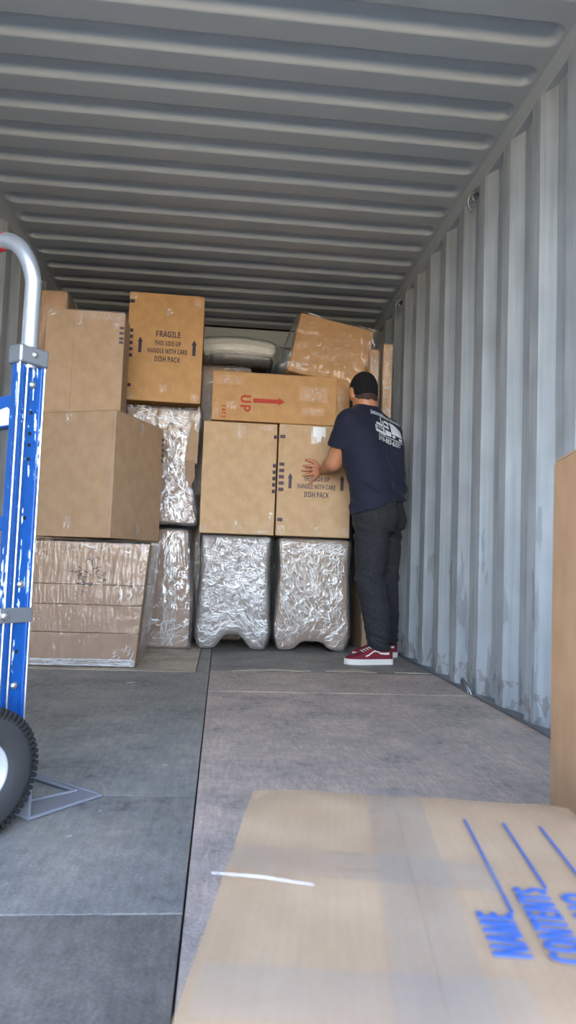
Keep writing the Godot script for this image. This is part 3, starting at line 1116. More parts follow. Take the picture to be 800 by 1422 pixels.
	var wm := wrinkles(41, 0.008, 7.0)
	var fs := Shape.new()
	fs.rounded(Vector3(-0.015, 0.205, 0), Vector3(0.54, 0.43, 0.45), 0.05, Vector3i(26, 26, 10),
		func(p: Vector3, nn: Vector3) -> Vector3:
			# the bag hangs away from the upper left corner and gathers at the right
			var spread := 0.055 * clampf(-p.x / 0.2, 0, 1) * clampf(1.0 - p.y / 0.4, 0, 1) - 0.03 * clampf(p.x / 0.2, 0, 1) * clampf(p.y / 0.4, 0, 1) * 0.0
			var q := p + Vector3(-spread, 0.0, 0.0) + Vector3(0.03 * clampf(p.x / 0.2, 0, 1), 0, 0)
			return q + nn * wm.call(q), tip)
	part("film_bag", fs.mesh(), M.film_thin, m)
	for z in [[26, Vector2(-0.2, 0.05), Vector2(0.2, 0.34), 0.6, 0.06], [14, Vector2(0.17, 0.05), Vector2(0.25, 0.40), -1.3, 0.2], [10, Vector2(-0.24, 0.385), Vector2(0.24, 0.40), 0.0, 0.2]]:
		glint_pleats(m, "film_glint_pleats", z[0], z[1], z[2], func(p: Vector2) -> Vector3: return tip * Vector3(p.x, p.y, 0.231), Vector3.BACK, z[3], 0.3, Vector2(0.012, z[4]), Vector2(0.001, 0.003), 400 + z[0])
	# tall slabs by the side wall
	var none = null
	var s1 := wrapped("wrapped_slab", "tall thin carton in crinkled film, beside the taller slab at the side wall", "box", Vector3(0.060, 1.93, 0.40), Vector3(0.985, 0.003, -4.62), 0.0, M.card_c, M.film_strands, none, 51, 0.004, 8, 0.012)
	var s2 := wrapped("wrapped_slab", "tall thin carton in crinkled film, touching the corrugated side wall", "box", Vector3(0.058, 1.965, 0.40), Vector3(1.070, 0.003, -4.60), 0.0, M.card_c, M.film, none, 52, 0.004, 8, 0.012)
	front_glint_pleats(s1, Vector3(0.060, 1.93, 0.40), none, 0.010, 60, Vector2(-0.42, 0.75), Vector2(0.42, 0.99), 1.5, 0.3, Vector2(0.02, 0.12), Vector2(0.001, 0.004), 501)
	front_glint_pleats(s2, Vector3(0.058, 1.965, 0.40), none, 0.010, 110, Vector2(-0.42, 0.72), Vector2(0.42, 0.99), 1.3, 0.6, Vector2(0.01, 0.05), Vector2(0.001, 0.004), 502)
	front_glint_pleats(s1, Vector3(0.060, 1.93, 0.40), none, 0.010, 80, Vector2(-0.42, 0.02), Vector2(0.42, 0.4), 1.3, 0.5, Vector2(0.01, 0.06), Vector2(0.001, 0.004), 503)
	# far back: seen only above and between the front goods
	var ob := wrapped("wrapped_carton", "tall wrapped carton showing behind the long red-arrow carton", "box", Vector3(0.36, 1.86, 0.32), Vector3(0.025, 0.003, -4.955), 0.0, M.card_d, M.film, none, 53, 0.008, 14, 0.04)
	front_glint_pleats(ob, Vector3(0.36, 1.86, 0.32), none, 0.014, 120, Vector2(-0.45, 0.75), Vector2(0.48, 0.995), 0.8, 0.6, Vector2(0.015, 0.10), Vector2(0.001, 0.004), 504)
	wrapped("wrapped_chest", "grey-green wrapped piece behind the tipped carton", "furniture", Vector3(0.34, 1.86, 0.30), Vector3(0.46, 0.003, -5.10), deg_to_rad(12), M.green_wrap, M.film_clear, none, 54, 0.006, 10, 0.03)
	wrapped("wrapped_carton", "tall wrapped carton in the far corner behind the shiny-taped carton", "box", Vector3(0.20, 2.135, 0.40), Vector3(-1.045, 0.003, -4.50), 0.0, M.card_c, M.film, none, 55, 0.006, 12, 0.03)
	# padded seat lying on top at the back: white underside up, brown cover below
	var pad := thing("padded_seat", "white padded seat in film lying upside down near the roof", "furniture", Vector3(0.10, 1.895, -5.08))
	var up_half := Shape.new()
	var pf := wrinkles(61, 0.006, 14.0)
	up_half.rounded(Vector3(0, 0.125, 0), Vector3(0.56, 0.11, 0.42), 0.054, Vector3i(18, 4, 12),
		func(p: Vector3, nn: Vector3) -> Vector3: return p + nn * pf.call(p) + Vector3(0, 0.03 * cos(p.x * 5.0), 0))
	part("cushion", up_half.mesh(), M.white_pad, pad)
	var low_half := Shape.new()
	low_half.rounded(Vector3(0.03, 0.06, 0), Vector3(0.46, 0.10, 0.36), 0.045, Vector3i(10, 3, 8))
	part("seat_cover", low_half.mesh(), M.brown_pad, pad)
	var pw := Shape.new()
	pw.rounded(Vector3(0.01, 0.105, 0), Vector3(0.60, 0.185, 0.45), 0.08, Vector3i(24, 6, 14),
		func(p: Vector3, nn: Vector3) -> Vector3: return p + nn * pf.call(p * 1.3) + Vector3(0, 0.03 * cos(p.x * 5.0) * clampf(p.y / 0.1, 0, 1), 0))
	part("stretch_film", pw.mesh(), M.film, pad)


func cabinet(called: String, label: String, size: Vector3, where: Vector3, arch: float, sd: int, wrap: Material, body: Material) -> void:
	var shape := func(p: Vector3, nn: Vector3) -> Vector3:
		var hx := size.x / 2.0
		var hz := size.z / 2.0
		var bx := smoothstep(0.0, 1.0, clampf((hx - 0.075 - absf(p.x)) / 0.10, 0.0, 1.0))
		var bz := smoothstep(0.0, 1.0, clampf((hz - 0.075 - absf(p.z)) / 0.10, 0.0, 1.0))
		var floor_y := arch * (1.0 - (1.0 - bx) * (1.0 - bz))
		var t := clampf(p.y / size.y, 0.0, 1.0)
		var y := floor_y + p.y * (size.y - floor_y) / size.y if p.y > 0.0 else floor_y
		# slack waist, splayed feet that taper to the floor
		var side := clampf(p.x / hx, -1.0, 1.0)
		var x := p.x - side * 0.012 * exp(-pow((t - 0.72) / 0.22, 2.0)) + side * 0.010 * exp(-pow((t - 0.18) / 0.1, 2.0)) - side * 0.022 * exp(-t / 0.06)
		return Vector3(x, y, p.z - signf(p.z) * 0.012 * exp(-t / 0.06) * clampf(absf(p.z) / hz, 0, 1))
	var o := wrapped(called, label, "furniture", size, where, 0.0, body, wrap, shape, sd, 0.005, 56, 0.03)
	if sd == 31:
		front_glint_pleats(o, size, shape, 0.011, 330, Vector2(-0.47, 0.12), Vector2(0.47, 0.98), -0.75, 0.45, Vector2(0.015, 0.11), Vector2(0.0012, 0.0045), sd + 100)
		front_glint_pleats(o, size, shape, 0.011, 130, Vector2(-0.15, 0.35), Vector2(0.45, 0.72), 0.35, 0.5, Vector2(0.02, 0.09), Vector2(0.0015, 0.006), sd + 101)
		front_glint_pleats(o, size, shape, 0.011, 110, Vector2(-0.48, 0.03), Vector2(0.48, 0.28), -0.2, 0.5, Vector2(0.03, 0.14), Vector2(0.0015, 0.005), sd + 102)
	else:
		front_glint_pleats(o, size, shape, 0.011, 170, Vector2(-0.47, 0.2), Vector2(0.1, 0.85), -1.05, 0.14, Vector2(0.08, 0.26), Vector2(0.0012, 0.0035), sd + 100)
		front_glint_pleats(o, size, shape, 0.011, 220, Vector2(-0.05, 0.25), Vector2(0.46, 0.97), 1.2, 0.6, Vector2(0.015, 0.10), Vector2(0.0012, 0.005), sd + 101)
		front_glint_pleats(o, size, shape, 0.011, 90, Vector2(-0.47, 0.86), Vector2(0.47, 0.98), 0.1, 0.4, Vector2(0.02, 0.12), Vector2(0.0012, 0.005), sd + 102)
		front_glint_pleats(o, size, shape, 0.011, 120, Vector2(-0.48, 0.03), Vector2(0.48, 0.26), 0.9, 0.6, Vector2(0.02, 0.10), Vector2(0.0012, 0.004), sd + 103)


func ribbon(s: Shape, pts: Array, w: float) -> void:
	# a pen stroke lying on a face in the xy plane
	var path := []
	var c := Curve3D.new()
	for q in pts.size():
		var a: Vector3 = pts[maxi(q - 1, 0)]
		var b: Vector3 = pts[mini(q + 1, pts.size() - 1)]
		var h: Vector3 = (b - a) / 6.0
		c.add_point(pts[q], -h, h)
	path = Array(c.tessellate_even_length(3, 0.006))
	for q in path.size() - 1:
		var d: Vector3 = (path[q + 1] - path[q]).normalized()
		var o := Vector3(-d.y, d.x, 0) * w / 2.0
		s.quad(path[q] - o - d * w * 0.3, path[q + 1] - o + d * w * 0.3, path[q + 1] + o + d * w * 0.3, path[q] + o - d * w * 0.3, Vector3.BACK)


func write_side_table(root: Node3D) -> void:
	# handwriting traced in the face's plane, an eighth of a pixel per unit
	var strokes := [
		[[350, 205], [348, 168], [375, 146], [412, 155], [428, 180]],
		[[428, 222], [434, 168], [458, 132], [496, 126], [524, 150]],
		[[435, 264], [480, 257], [540, 240]],
		[[606, 304], [572, 334], [541, 350], [552, 312], [522, 285], [487, 298], [475, 334], [500, 364], [545, 380]],
		[[545, 380], [575, 404], [600, 392], [598, 402], [562, 416], [534, 466]],
		[[215, 222], [262, 240], [330, 286], [415, 343]],
		[[155, 296], [225, 294], [296, 290]],
		[[212, 330], [228, 308], [266, 318], [304, 322], [262, 338], [236, 346], [300, 336]],
		[[246, 372], [290, 352], [330, 368], [372, 362]],
		[[300, 380], [318, 420], [346, 458]],
		[[232, 398], [226, 432], [262, 446], [300, 428], [312, 396], [272, 384], [232, 398]],
		[[346, 456], [380, 440], [430, 442], [436, 455], [404, 470], [360, 458], [300, 466], [262, 488], [272, 524], [312, 540], [362, 520]],
		[[312, 540], [292, 562], [284, 588]],
	]
	var s := Shape.new()
	for st in strokes:
		var pts := []
		for q in st:
			pts.append(at_z(80.0 + q[0] / 8.89, 760.0 + q[1] / 8.89, root.position.z + 0.2252) - root.position + Vector3(0, 0, 0.001))
		ribbon(s, pts, 0.0045)
	var o := part("handwriting", s.mesh(), M.marker, root)
	tag(o, "black marker handwriting")


# ------------------------------------------------------------------ the two cartons next to the camera

func build_near_cartons() -> void:
	var turn := deg_to_rad(-9)
	var r := thing("book_carton", "small tan carton with blue NAME and CONTENTS lines on its taped top", "box", Vector3(0.223, 0.0, -0.52), turn)
	var w := 0.318
	var d := 0.40
	var h := 0.32
	var s := Shape.new()
	s.rounded(Vector3(0, (h - 0.004) / 2, 0), Vector3(w, h - 0.004, d), 0.006, Vector3i(6, 6, 6))
	part("body", s.mesh(), M.card_near, r)
	var soft := FastNoiseLite.new()
	soft.seed = 77
	soft.frequency = 3.0
	for side in [-1.0, 1.0]:
		var f := Shape.new()
		var from := -w / 2 + 0.001 if side < 0 else -0.018
		var to := -0.018 if side < 0 else w / 2 - 0.001
		f.rounded(Vector3((from + to) / 2, h - 0.002, 0), Vector3(to - from, 0.004, d - 0.002), 0.0006, Vector3i(10, 1, 14),
			func(p: Vector3, _n: Vector3) -> Vector3: return p + Vector3(0, 0.0022 * soft.get_noise_2d(p.x * 4.0, p.z * 4.0) - 0.0045 * pow(clampf(absf(p.x) / (w / 2), 0, 1), 10.0) - 0.0035 * pow(clampf(absf(p.z) / (d / 2), 0, 1), 14.0), 0))
		part("flap", f.mesh(), M.card_near, r)
	# clear tape over the seam, and one strip across
	var top := Transform3D(Basis(Vector3.RIGHT, -PI / 2), Vector3(0, h + 0.0005, 0))
	tape(r, top * Transform3D(Basis.IDENTITY, Vector3(-0.018, 0, 0)), 0.052, d - 0.01, M.tape_flat)
	var fa := r.transform.affine_inverse() * at_y(285, 1214, h)
	var fb := r.transform.affine_inverse() * at_y(436, 1231, h)
	var glint_crease := Shape.new()
	glint_crease.tube([fa + Vector3(0.004, 0.0015, 0), (fa + fb) / 2.0 + Vector3(0, 0.0030, 0.0012), fb + Vector3(0, 0.0012, 0)], [0.0005, 0.0011, 0.0005], 6)
	part("tape_wrinkle", glint_crease.mesh(), M.film_heavy, r)
	tape(r, top * Transform3D(Basis(Vector3.BACK, deg_to_rad(-3)), Vector3(-0.055, 0.012, 0)), 0.20, 0.048, M.tape_flat)
	tape(r, top * Transform3D(Basis(Vector3.BACK, deg_to_rad(2)), Vector3(-0.06, -0.15, 0)), 0.18, 0.048, M.tape_flat)
	# blue print: words run away from the camera
	var to_local := r.transform.affine_inverse()
	var lines := [["NAME", Vector2(703, 1270), Vector2(652, 1140)], ["CONTENTS", Vector2(752, 1236), Vector2(704, 1145)], ["LOT NO.", Vector2(812, 1238), Vector2(755, 1150)]]
	var starts := [Vector2(732, 1335), Vector2(803, 1343), Vector2(868, 1342)]
	for q in 3:
		var a := to_local * at_y(lines[q][1].x, lines[q][1].y, h)
		var b := to_local * at_y(lines[q][2].x, lines[q][2].y, h)
		var c := to_local * at_y(starts[q].x, starts[q].y, h)
		var x := (a.x + b.x) / 2.0
		part("print_line", block(Vector3(x - 0.0009, h + 0.0006, b.z), Vector3(x + 0.0009, h + 0.0016, a.z)), M.ink_blue, r)
		var long := c.z - a.z - 0.003
		var word := letters(lines[q][0], 0.0225, 1.0, M.ink_blue, r, Transform3D.IDENTITY)
		var wide: float = word.mesh.get_aabb().size.x
		word.transform = Transform3D(Basis(Vector3.UP, PI / 2) * Basis(Vector3.RIGHT, -PI / 2) * Basis.from_scale(Vector3(long / wide, 1, 1)), Vector3(x - 0.0125, h + 0.0016, a.z + 0.002 + long / 2))
	# the tall one at the right edge
	var t := carton("carton", "tall plain tan carton against the small carton with blue print", Vector3(0.457, 0.712, 0.457), Vector3(0.712, 0.0, -0.722), deg_to_rad(-12), M.card_tall)
	tape(t, Transform3D(Basis(Vector3.UP, -PI / 2), Vector3(-0.2325, 0.33, 0.15)), 0.05, 0.06)


# ------------------------------------------------------------------ hand truck

func build_hand_truck() -> void:
	# local axes: x to the truck's right (towards the camera side), z backwards, -z forwards over the toe plate
	var corner := at_y(140, 1107, 0.0)
	var turn := atan2(-0.63, 0.77)        # forward is (0.63, -0.77)
	var fwd := Vector3(0.635, 0, -0.7725)
	var right := Vector3(0.7725, 0, 0.635)
	var where := corner - fwd * 0.19 - right * 0.17
	var root := thing("hand_truck", "blue two-wheeled hand truck with a looped handle and a grey toe plate", "hand truck", Vector3(where.x, 0, where.z))
	root.basis = Basis(right, Vector3.UP, -fwd)
	var rail_x := 0.115
	var rail_z := 0.028
	for side in [1.0, -1.0]:
		var x: float = side * rail_x
		# extruded rail: web with two outer flanges and a middle bead
		var s := Shape.new()
		s.chamfered(Vector3(x - 0.014, 0.05, rail_z - 0.030), Vector3(x + 0.010, 0.965, rail_z + 0.030), 0.002)
		s.chamfered(Vector3(x + side * 0.012 - 0.004, 0.05, rail_z - 0.030), Vector3(x + side * 0.012 + 0.004, 0.965, rail_z - 0.022), 0.002)
		s.chamfered(Vector3(x + side * 0.012 - 0.004, 0.05, rail_z + 0.022), Vector3(x + side * 0.012 + 0.004, 0.965, rail_z + 0.030), 0.002)
		var rl := part("rail", s.mesh(), M.blue, root)
		tag(rl, "blue painted rail with worn bare edges")
		# worn bare-metal ribs along the rail
		for z in [rail_z - 0.031, rail_z + 0.012, rail_z + 0.031]:
			var e := Shape.new()
			e.tube([Vector3(x + side * 0.0152, 0.06, z), Vector3(x + side * 0.0152, 0.96, z)], 0.0024, 6)
			part("edge_rib", e.mesh(), M.alu, rl)
		# bolt holes and bolts
		for y in [0.845, 0.80, 0.775, 0.745, 0.62, 0.34]:
			var hole := Shape.new()
			hole.lathe([Vector2(0.0, 0.0012), Vector2(0.0042, 0.0012), Vector2(0.0042, 0.0)], 10, Transform3D(Basis(Vector3.BACK, -PI / 2 * side), Vector3(x + (0.010 if side > 0 else -0.014), y, rail_z - 0.006)))
			part("bolt_hole", hole.mesh(), M.dark, rl)
		for y in [0.905, 0.48, 0.27]:
			var bolt := Shape.new()
			bolt.lathe([Vector2(0.0, 0.006), Vector2(0.005, 0.005), Vector2(0.008, 0.002), Vector2(0.008, 0.0)], 12, Transform3D(Basis(Vector3.BACK, -PI / 2 * side), Vector3(x + (0.010 if side > 0 else -0.014), y, rail_z - 0.006)))
			part("bolt", bolt.mesh(), M.bolt, rl)
		var cap := Shape.new()
		cap.chamfered(Vector3(x - 0.022, 0.945, rail_z - 0.036), Vector3(x + 0.022, 0.985, rail_z + 0.036), 0.006)
		var cp := part("collar", cap.mesh(), M.alu_dull, root)
		var cb := Shape.new()
		cb.lathe([Vector2(0.0, 0.005), Vector2(0.005, 0.004), Vector2(0.007, 0.0)], 12, Transform3D(Basis(Vector3.BACK, -PI / 2 * side), Vector3(x + side * 0.022, 0.967, rail_z)))
		part("bolt", cb.mesh(), M.bolt, cp)
	# cross bars between the rails
	var k := 0
	for c in [[0.815, 0.885], [0.592, 0.622], [0.335, 0.365]]:
		var s := Shape.new()
		s.chamfered(Vector3(-rail_x + 0.01, c[0], rail_z - 0.014), Vector3(rail_x - 0.01, c[1], rail_z + 0.014), 0.004)
		var bar := part("cross_bar", s.mesh(), M.blue_plain, root)
		if k == 0:
			var st := Shape.new()
			st.prism(PackedVector2Array([Vector2(-0.088, 0.818), Vector2(0.088, 0.819), Vector2(0.09, 0.845), Vector2(0.07, 0.858), Vector2(0.03, 0.852), Vector2(-0.01, 0.857), Vector2(-0.05, 0.850), Vector2(-0.088, 0.855)]), 0.001, Transform3D(Basis.IDENTITY, Vector3(0, 0, rail_z + 0.0138)))
			part("sticker", st.mesh(), M.sticker, bar)
		k += 1
	# looped handle
	var path := []
	path.append(Vector3(rail_x, 0.94, rail_z))
	path.append(Vector3(rail_x, 1.08, rail_z))
	for q in 9:
		var an := PI / 2 * q / 8.0
		path.append(Vector3(rail_x - 0.095 + 0.095 * cos(an), 1.13 + 0.105 * sin(an), rail_z + 0.02 * sin(an)))
	var back := path.duplicate()
	back.reverse()
	for p in back:
		path.append(Vector3(-p.x, p.y, p.z))
	path.remove_at(11)
	var hs := Shape.new()
	hs.tube(path, 0.0175, 16)
	var hn := part("handle", hs.mesh(), M.alu, root)
	tag(hn, "silver tubular loop handle")
	var grip := Shape.new()
	grip.tube([Vector3(0.022, 1.235, rail_z + 0.02), Vector3(-0.022, 1.235, rail_z + 0.02)], 0.0205, 16)
	part("grip", grip.mesh(), M.red, hn)
	# axle brackets: straps round the rails with red braces behind
	for side in [1.0, -1.0]:
		var x: float = side * rail_x
		var s := Shape.new()
		s.chamfered(Vector3(x - 0.020, 0.400, rail_z - 0.034), Vector3(x + 0.020, 0.432, rail_z + 0.045), 0.003)
		var strap := part("strap", s.mesh(), M.alu_dull, root)
		var bo := Shape.new()
		bo.lathe([Vector2(0.0, 0.008), Vector2(0.006, 0.007), Vector2(0.009, 0.004), Vector2(0.009, 0.0)], 12, Transform3D(Basis(Vector3.BACK, -PI / 2 * side), Vector3(x + side * 0.020, 0.416, rail_z + 0.034)))
		part("bolt", bo.mesh(), M.bolt, strap)
		var br := Shape.new()
		br.tube([Vector3(x, 0.415, rail_z + 0.05), Vector3(x, 0.40, rail_z + 0.09), Vector3(x, 0.13, rail_z + 0.10)], 0.012, 10)
		part("brace", br.mesh(), M.red, root)
	# toe plate with a heel and triangular openings
	var plate := Shape.new()
	var py := 0.006
	var half := 0.17
	var front := -0.19
	var outer := [Vector2(-half, 0), Vector2(half, 0), Vector2(half, front), Vector2(-half, front)]
	# one wide opening, so the plate is a frame of four bars
	var hole := [Vector2(-0.085, -0.045), Vector2(0.085, -0.045), Vector2(0.108, -0.170), Vector2(-0.108, -0.170)]
	for e in 4:
		var a: Vector2 = hole[e]
		var b: Vector2 = hole[(e + 1) % 4]
		plate.prism(PackedVector2Array([outer[e], outer[(e + 1) % 4], b, a]), 0.005, Transform3D(Basis(Vector3.RIGHT, Vector3.BACK, Vector3.UP), Vector3(0, 0.001, 0)))
		plate.tube([Vector3(a.x, py, a.y), Vector3(b.x, py, b.y)], 0.0045, 6)
	for e in 4:
		var a: Vector2 = outer[e]
		var b: Vector2 = outer[(e + 1) % 4]
		plate.tube([Vector3(a.x, 0.0045, a.y), Vector3(b.x, 0.0045, b.y)], 0.0042, 6)
	plate.prism(PackedVector2Array([Vector2(-half, 0.0), Vector2(half, 0.0), Vector2(half, 0.115), Vector2(half - 0.03, 0.13), Vector2(-half + 0.03, 0.13), Vector2(-half, 0.115)]), 0.005, Transform3D(Basis.IDENTITY, Vector3(0, 0.001, -0.004)))
	part("toe_plate", plate.mesh(), M.steel_plate, root)
	# wheels
	var axle := Shape.new()
	axle.tube([Vector3(-0.20, 0.126, 0.138), Vector3(0.20, 0.126, 0.138)], 0.009, 10)
	part("axle", axle.mesh(), M.alu_dull, root)
	for side in [1.0, -1.0]:
		var xf := Transform3D(Basis(Vector3.BACK, -PI / 2 * side), Vector3(side * 0.170, 0.127, 0.138))
		var tyre := Shape.new()
		var prof := []
		for q in 25:
			var an := TAU * q / 24.0 - PI / 2
			var c := Vector2(cos(an), sin(an))
			prof.append(Vector2(0.090 + 0.0355 * signf(c.x) * pow(absf(c.x), 0.75), 0.040 * signf(c.y) * pow(absf(c.y), 0.8)))
		tyre.lathe(prof, 56, xf)
		var ty := part("tyre", tyre.mesh(), M.rubber_worn, root)
		var tread := Shape.new()
		for q in 64:
			var an := TAU * q / 64.0
			for sgn in [1.0, -1.0]:
				var rot := xf * Transform3D(Basis(Vector3.UP, an), Vector3.ZERO)
				tread.chamfered(Vector3(0.102, minf(sgn * 0.006, sgn * 0.0375), -0.0042), Vector3(0.1262, maxf(sgn * 0.006, sgn * 0.0375), 0.0042), 0.0022, rot)
		part("tread", tread.mesh(), M.rubber, ty)
		var rim := Shape.new()
		rim.lathe([Vector2(0.0, 0.036), Vector2(0.016, 0.036), Vector2(0.018, 0.030), Vector2(0.020, 0.010), Vector2(0.045, 0.012), Vector2(0.052, 0.026), Vector2(0.058, 0.032), Vector2(0.063, 0.030), Vector2(0.064, 0.020), Vector2(0.064, -0.03)], 40, xf)
		part("rim", rim.mesh(), M.rim, root)


# ------------------------------------------------------------------ distance-field figures

class Field:
	var f: PackedFloat32Array
	var nx: int
	var ny: int
	var nz: int
	var o: Vector3
	var c: float

	func _init(lo: Vector3, hi: Vector3, cell: float) -> void:
		o = lo
		c = cell
		nx = int(ceil((hi.x - lo.x) / cell)) + 2
		ny = int(ceil((hi.y - lo.y) / cell)) + 2
		nz = int(ceil((hi.z - lo.z) / cell)) + 2
		f = PackedFloat32Array()
		f.resize(nx * ny * nz)
		f.fill(0.2)

	# a tapered capsule joined with a smooth minimum; cut (point, direction) flattens an end
	func bone(a: Vector3, b: Vector3, ra: float, rb: float, k := 0.02, cut_at = null, cut_dir := Vector3.ZERO) -> void:
		var r := maxf(ra, rb) + k + c * 2.5
		var i0 := Vector3i(((a.min(b) - Vector3.ONE * r - o) / c).floor()).clamp(Vector3i.ZERO, Vector3i(nx - 1, ny - 1, nz - 1))
		var i1 := Vector3i(((a.max(b) + Vector3.ONE * r - o) / c).ceil()).clamp(Vector3i.ZERO, Vector3i(nx - 1, ny - 1, nz - 1))
		var ba := b - a
		var l2 := maxf(ba.length_squared(), 1e-9)
		for z in range(i0.z, i1.z + 1):
			for y in range(i0.y, i1.y + 1):
				for x in range(i0.x, i1.x + 1):
					var p := o + Vector3(x, y, z) * c
					var h := clampf((p - a).dot(ba) / l2, 0.0, 1.0)
					var d := (p - a - ba * h).length() - lerpf(ra, rb, h)
					if cut_at != null:
						d = maxf(d, (p - cut_at).dot(cut_dir))
					var at := x + nx * (y + ny * z)
					var g := f[at]
					var m := maxf(k - absf(g - d), 0.0) / k
					f[at] = minf(g, d) - m * m * k * 0.25

	func egg(mid: Vector3, half: Vector3, turn: Basis, k := 0.02) -> void:
		var r := maxf(half.x, maxf(half.y, half.z)) + k + c * 2.5
		var i0 := Vector3i(((mid - Vector3.ONE * r - o) / c).floor()).clamp(Vector3i.ZERO, Vector3i(nx - 1, ny - 1, nz - 1))
		var i1 := Vector3i(((mid + Vector3.ONE * r - o) / c).ceil()).clamp(Vector3i.ZERO, Vector3i(nx - 1, ny - 1, nz - 1))
		var inv := turn.inverse()
		for z in range(i0.z, i1.z + 1):
			for y in range(i0.y, i1.y + 1):
				for x in range(i0.x, i1.x + 1):
					var q := inv * (o + Vector3(x, y, z) * c - mid)
					var s := (q / half).length()
					var g2 := (q / (half * half)).length()
					var d := s * (s - 1.0) / maxf(g2, 1e-6) if s > 0.05 else -minf(half.x, minf(half.y, half.z))
					var at := x + nx * (y + ny * z)
					var g := f[at]
					var m := maxf(k - absf(g - d), 0.0) / k
					f[at] = minf(g, d) - m * m * k * 0.25

	func each(change: Callable) -> void:
		var at := 0
		for z in nz:
			for y in ny:
				for x in nx:
					if f[at] < 0.05:
						f[at] = change.call(o + Vector3(x, y, z) * c, f[at])
					at += 1

	func value(p: Vector3) -> float:
		var q := (p - o) / c
		var i := Vector3i(q.floor()).clamp(Vector3i.ZERO, Vector3i(nx - 2, ny - 2, nz - 2))
		var t := q - Vector3(i)
		var at := i.x + nx * (i.y + ny * i.z)
		var a := lerpf(lerpf(f[at], f[at + 1], t.x), lerpf(f[at + nx], f[at + nx + 1], t.x), t.y)
		at += nx * ny
		var b := lerpf(lerpf(f[at], f[at + 1], t.x), lerpf(f[at + nx], f[at + nx + 1], t.x), t.y)
		return lerpf(a, b, t.z)

	func slope(p: Vector3) -> Vector3:
		var e := c * 0.7
		return Vector3(value(p + Vector3(e, 0, 0)) - value(p - Vector3(e, 0, 0)), value(p + Vector3(0, e, 0)) - value(p - Vector3(0, e, 0)), value(p + Vector3(0, 0, e)) - value(p - Vector3(0, 0, e))).normalized()

	func net(s: Shape, shift: Vector3) -> void:
		var where := {}
		var step := [1, nx, nx * ny]
		var corner := []
		for k in 8:
			corner.append((1 if k & 1 else 0) + (nx if k & 2 else 0) + (nx * ny if k & 4 else 0))
		for z in nz - 1:
			for y in ny - 1:
				var row := nx * (y + ny * z)
				for x in nx - 1:
					var at := row + x
					var inside := 0
					for k in 8:
						if f[at + corner[k]] < 0.0:
							inside += 1
					if inside == 0 or inside == 8:
						continue
					var sum := Vector3.ZERO
					var count := 0
					for a in 8:
						for ax in 3:
							if a & (1 << ax):
								continue
							var b := a | (1 << ax)
							var fa := f[at + corner[a]]
							var fb := f[at + corner[b]]
							if (fa < 0.0) != (fb < 0.0):
								var p := Vector3(a & 1, (a >> 1) & 1, (a >> 2) & 1)
								p[ax] = fa / (fa - fb)
								sum += p
								count += 1
					var pos := o + (Vector3(x, y, z) + sum / count) * c
					var nn := slope(pos)
					where[at] = s.vert(pos - shift, nn, Vector2(pos.x + pos.z, pos.y))
		for z in range(1, nz - 1):
			for y in range(1, ny - 1):
				var row := nx * (y + ny * z)
				for x in range(1, nx - 1):
					var at := row + x
					var here := f[at] < 0.0
					for ax in 3:
						if here == (f[at + step[ax]] < 0.0):
							continue
						var u: int = step[(ax + 1) % 3]
						var w: int = step[(ax + 2) % 3]
						var q := [at, at - u, at - u - w, at - w]
						if not (where.has(q[0]) and where.has(q[1]) and where.has(q[2]) and where.has(q[3])):
							continue
						var out := s.n[where[q[0]]] + s.n[where[q[1]]] + s.n[where[q[2]]] + s.n[where[q[3]]]
						s.tri(where[q[0]], where[q[1]], where[q[2]], out)
						s.tri(where[q[0]], where[q[2]], where[q[3]], out)


func flat_left(f: Vector3) -> Vector3:
	return Vector3(f.z, 0, -f.x)


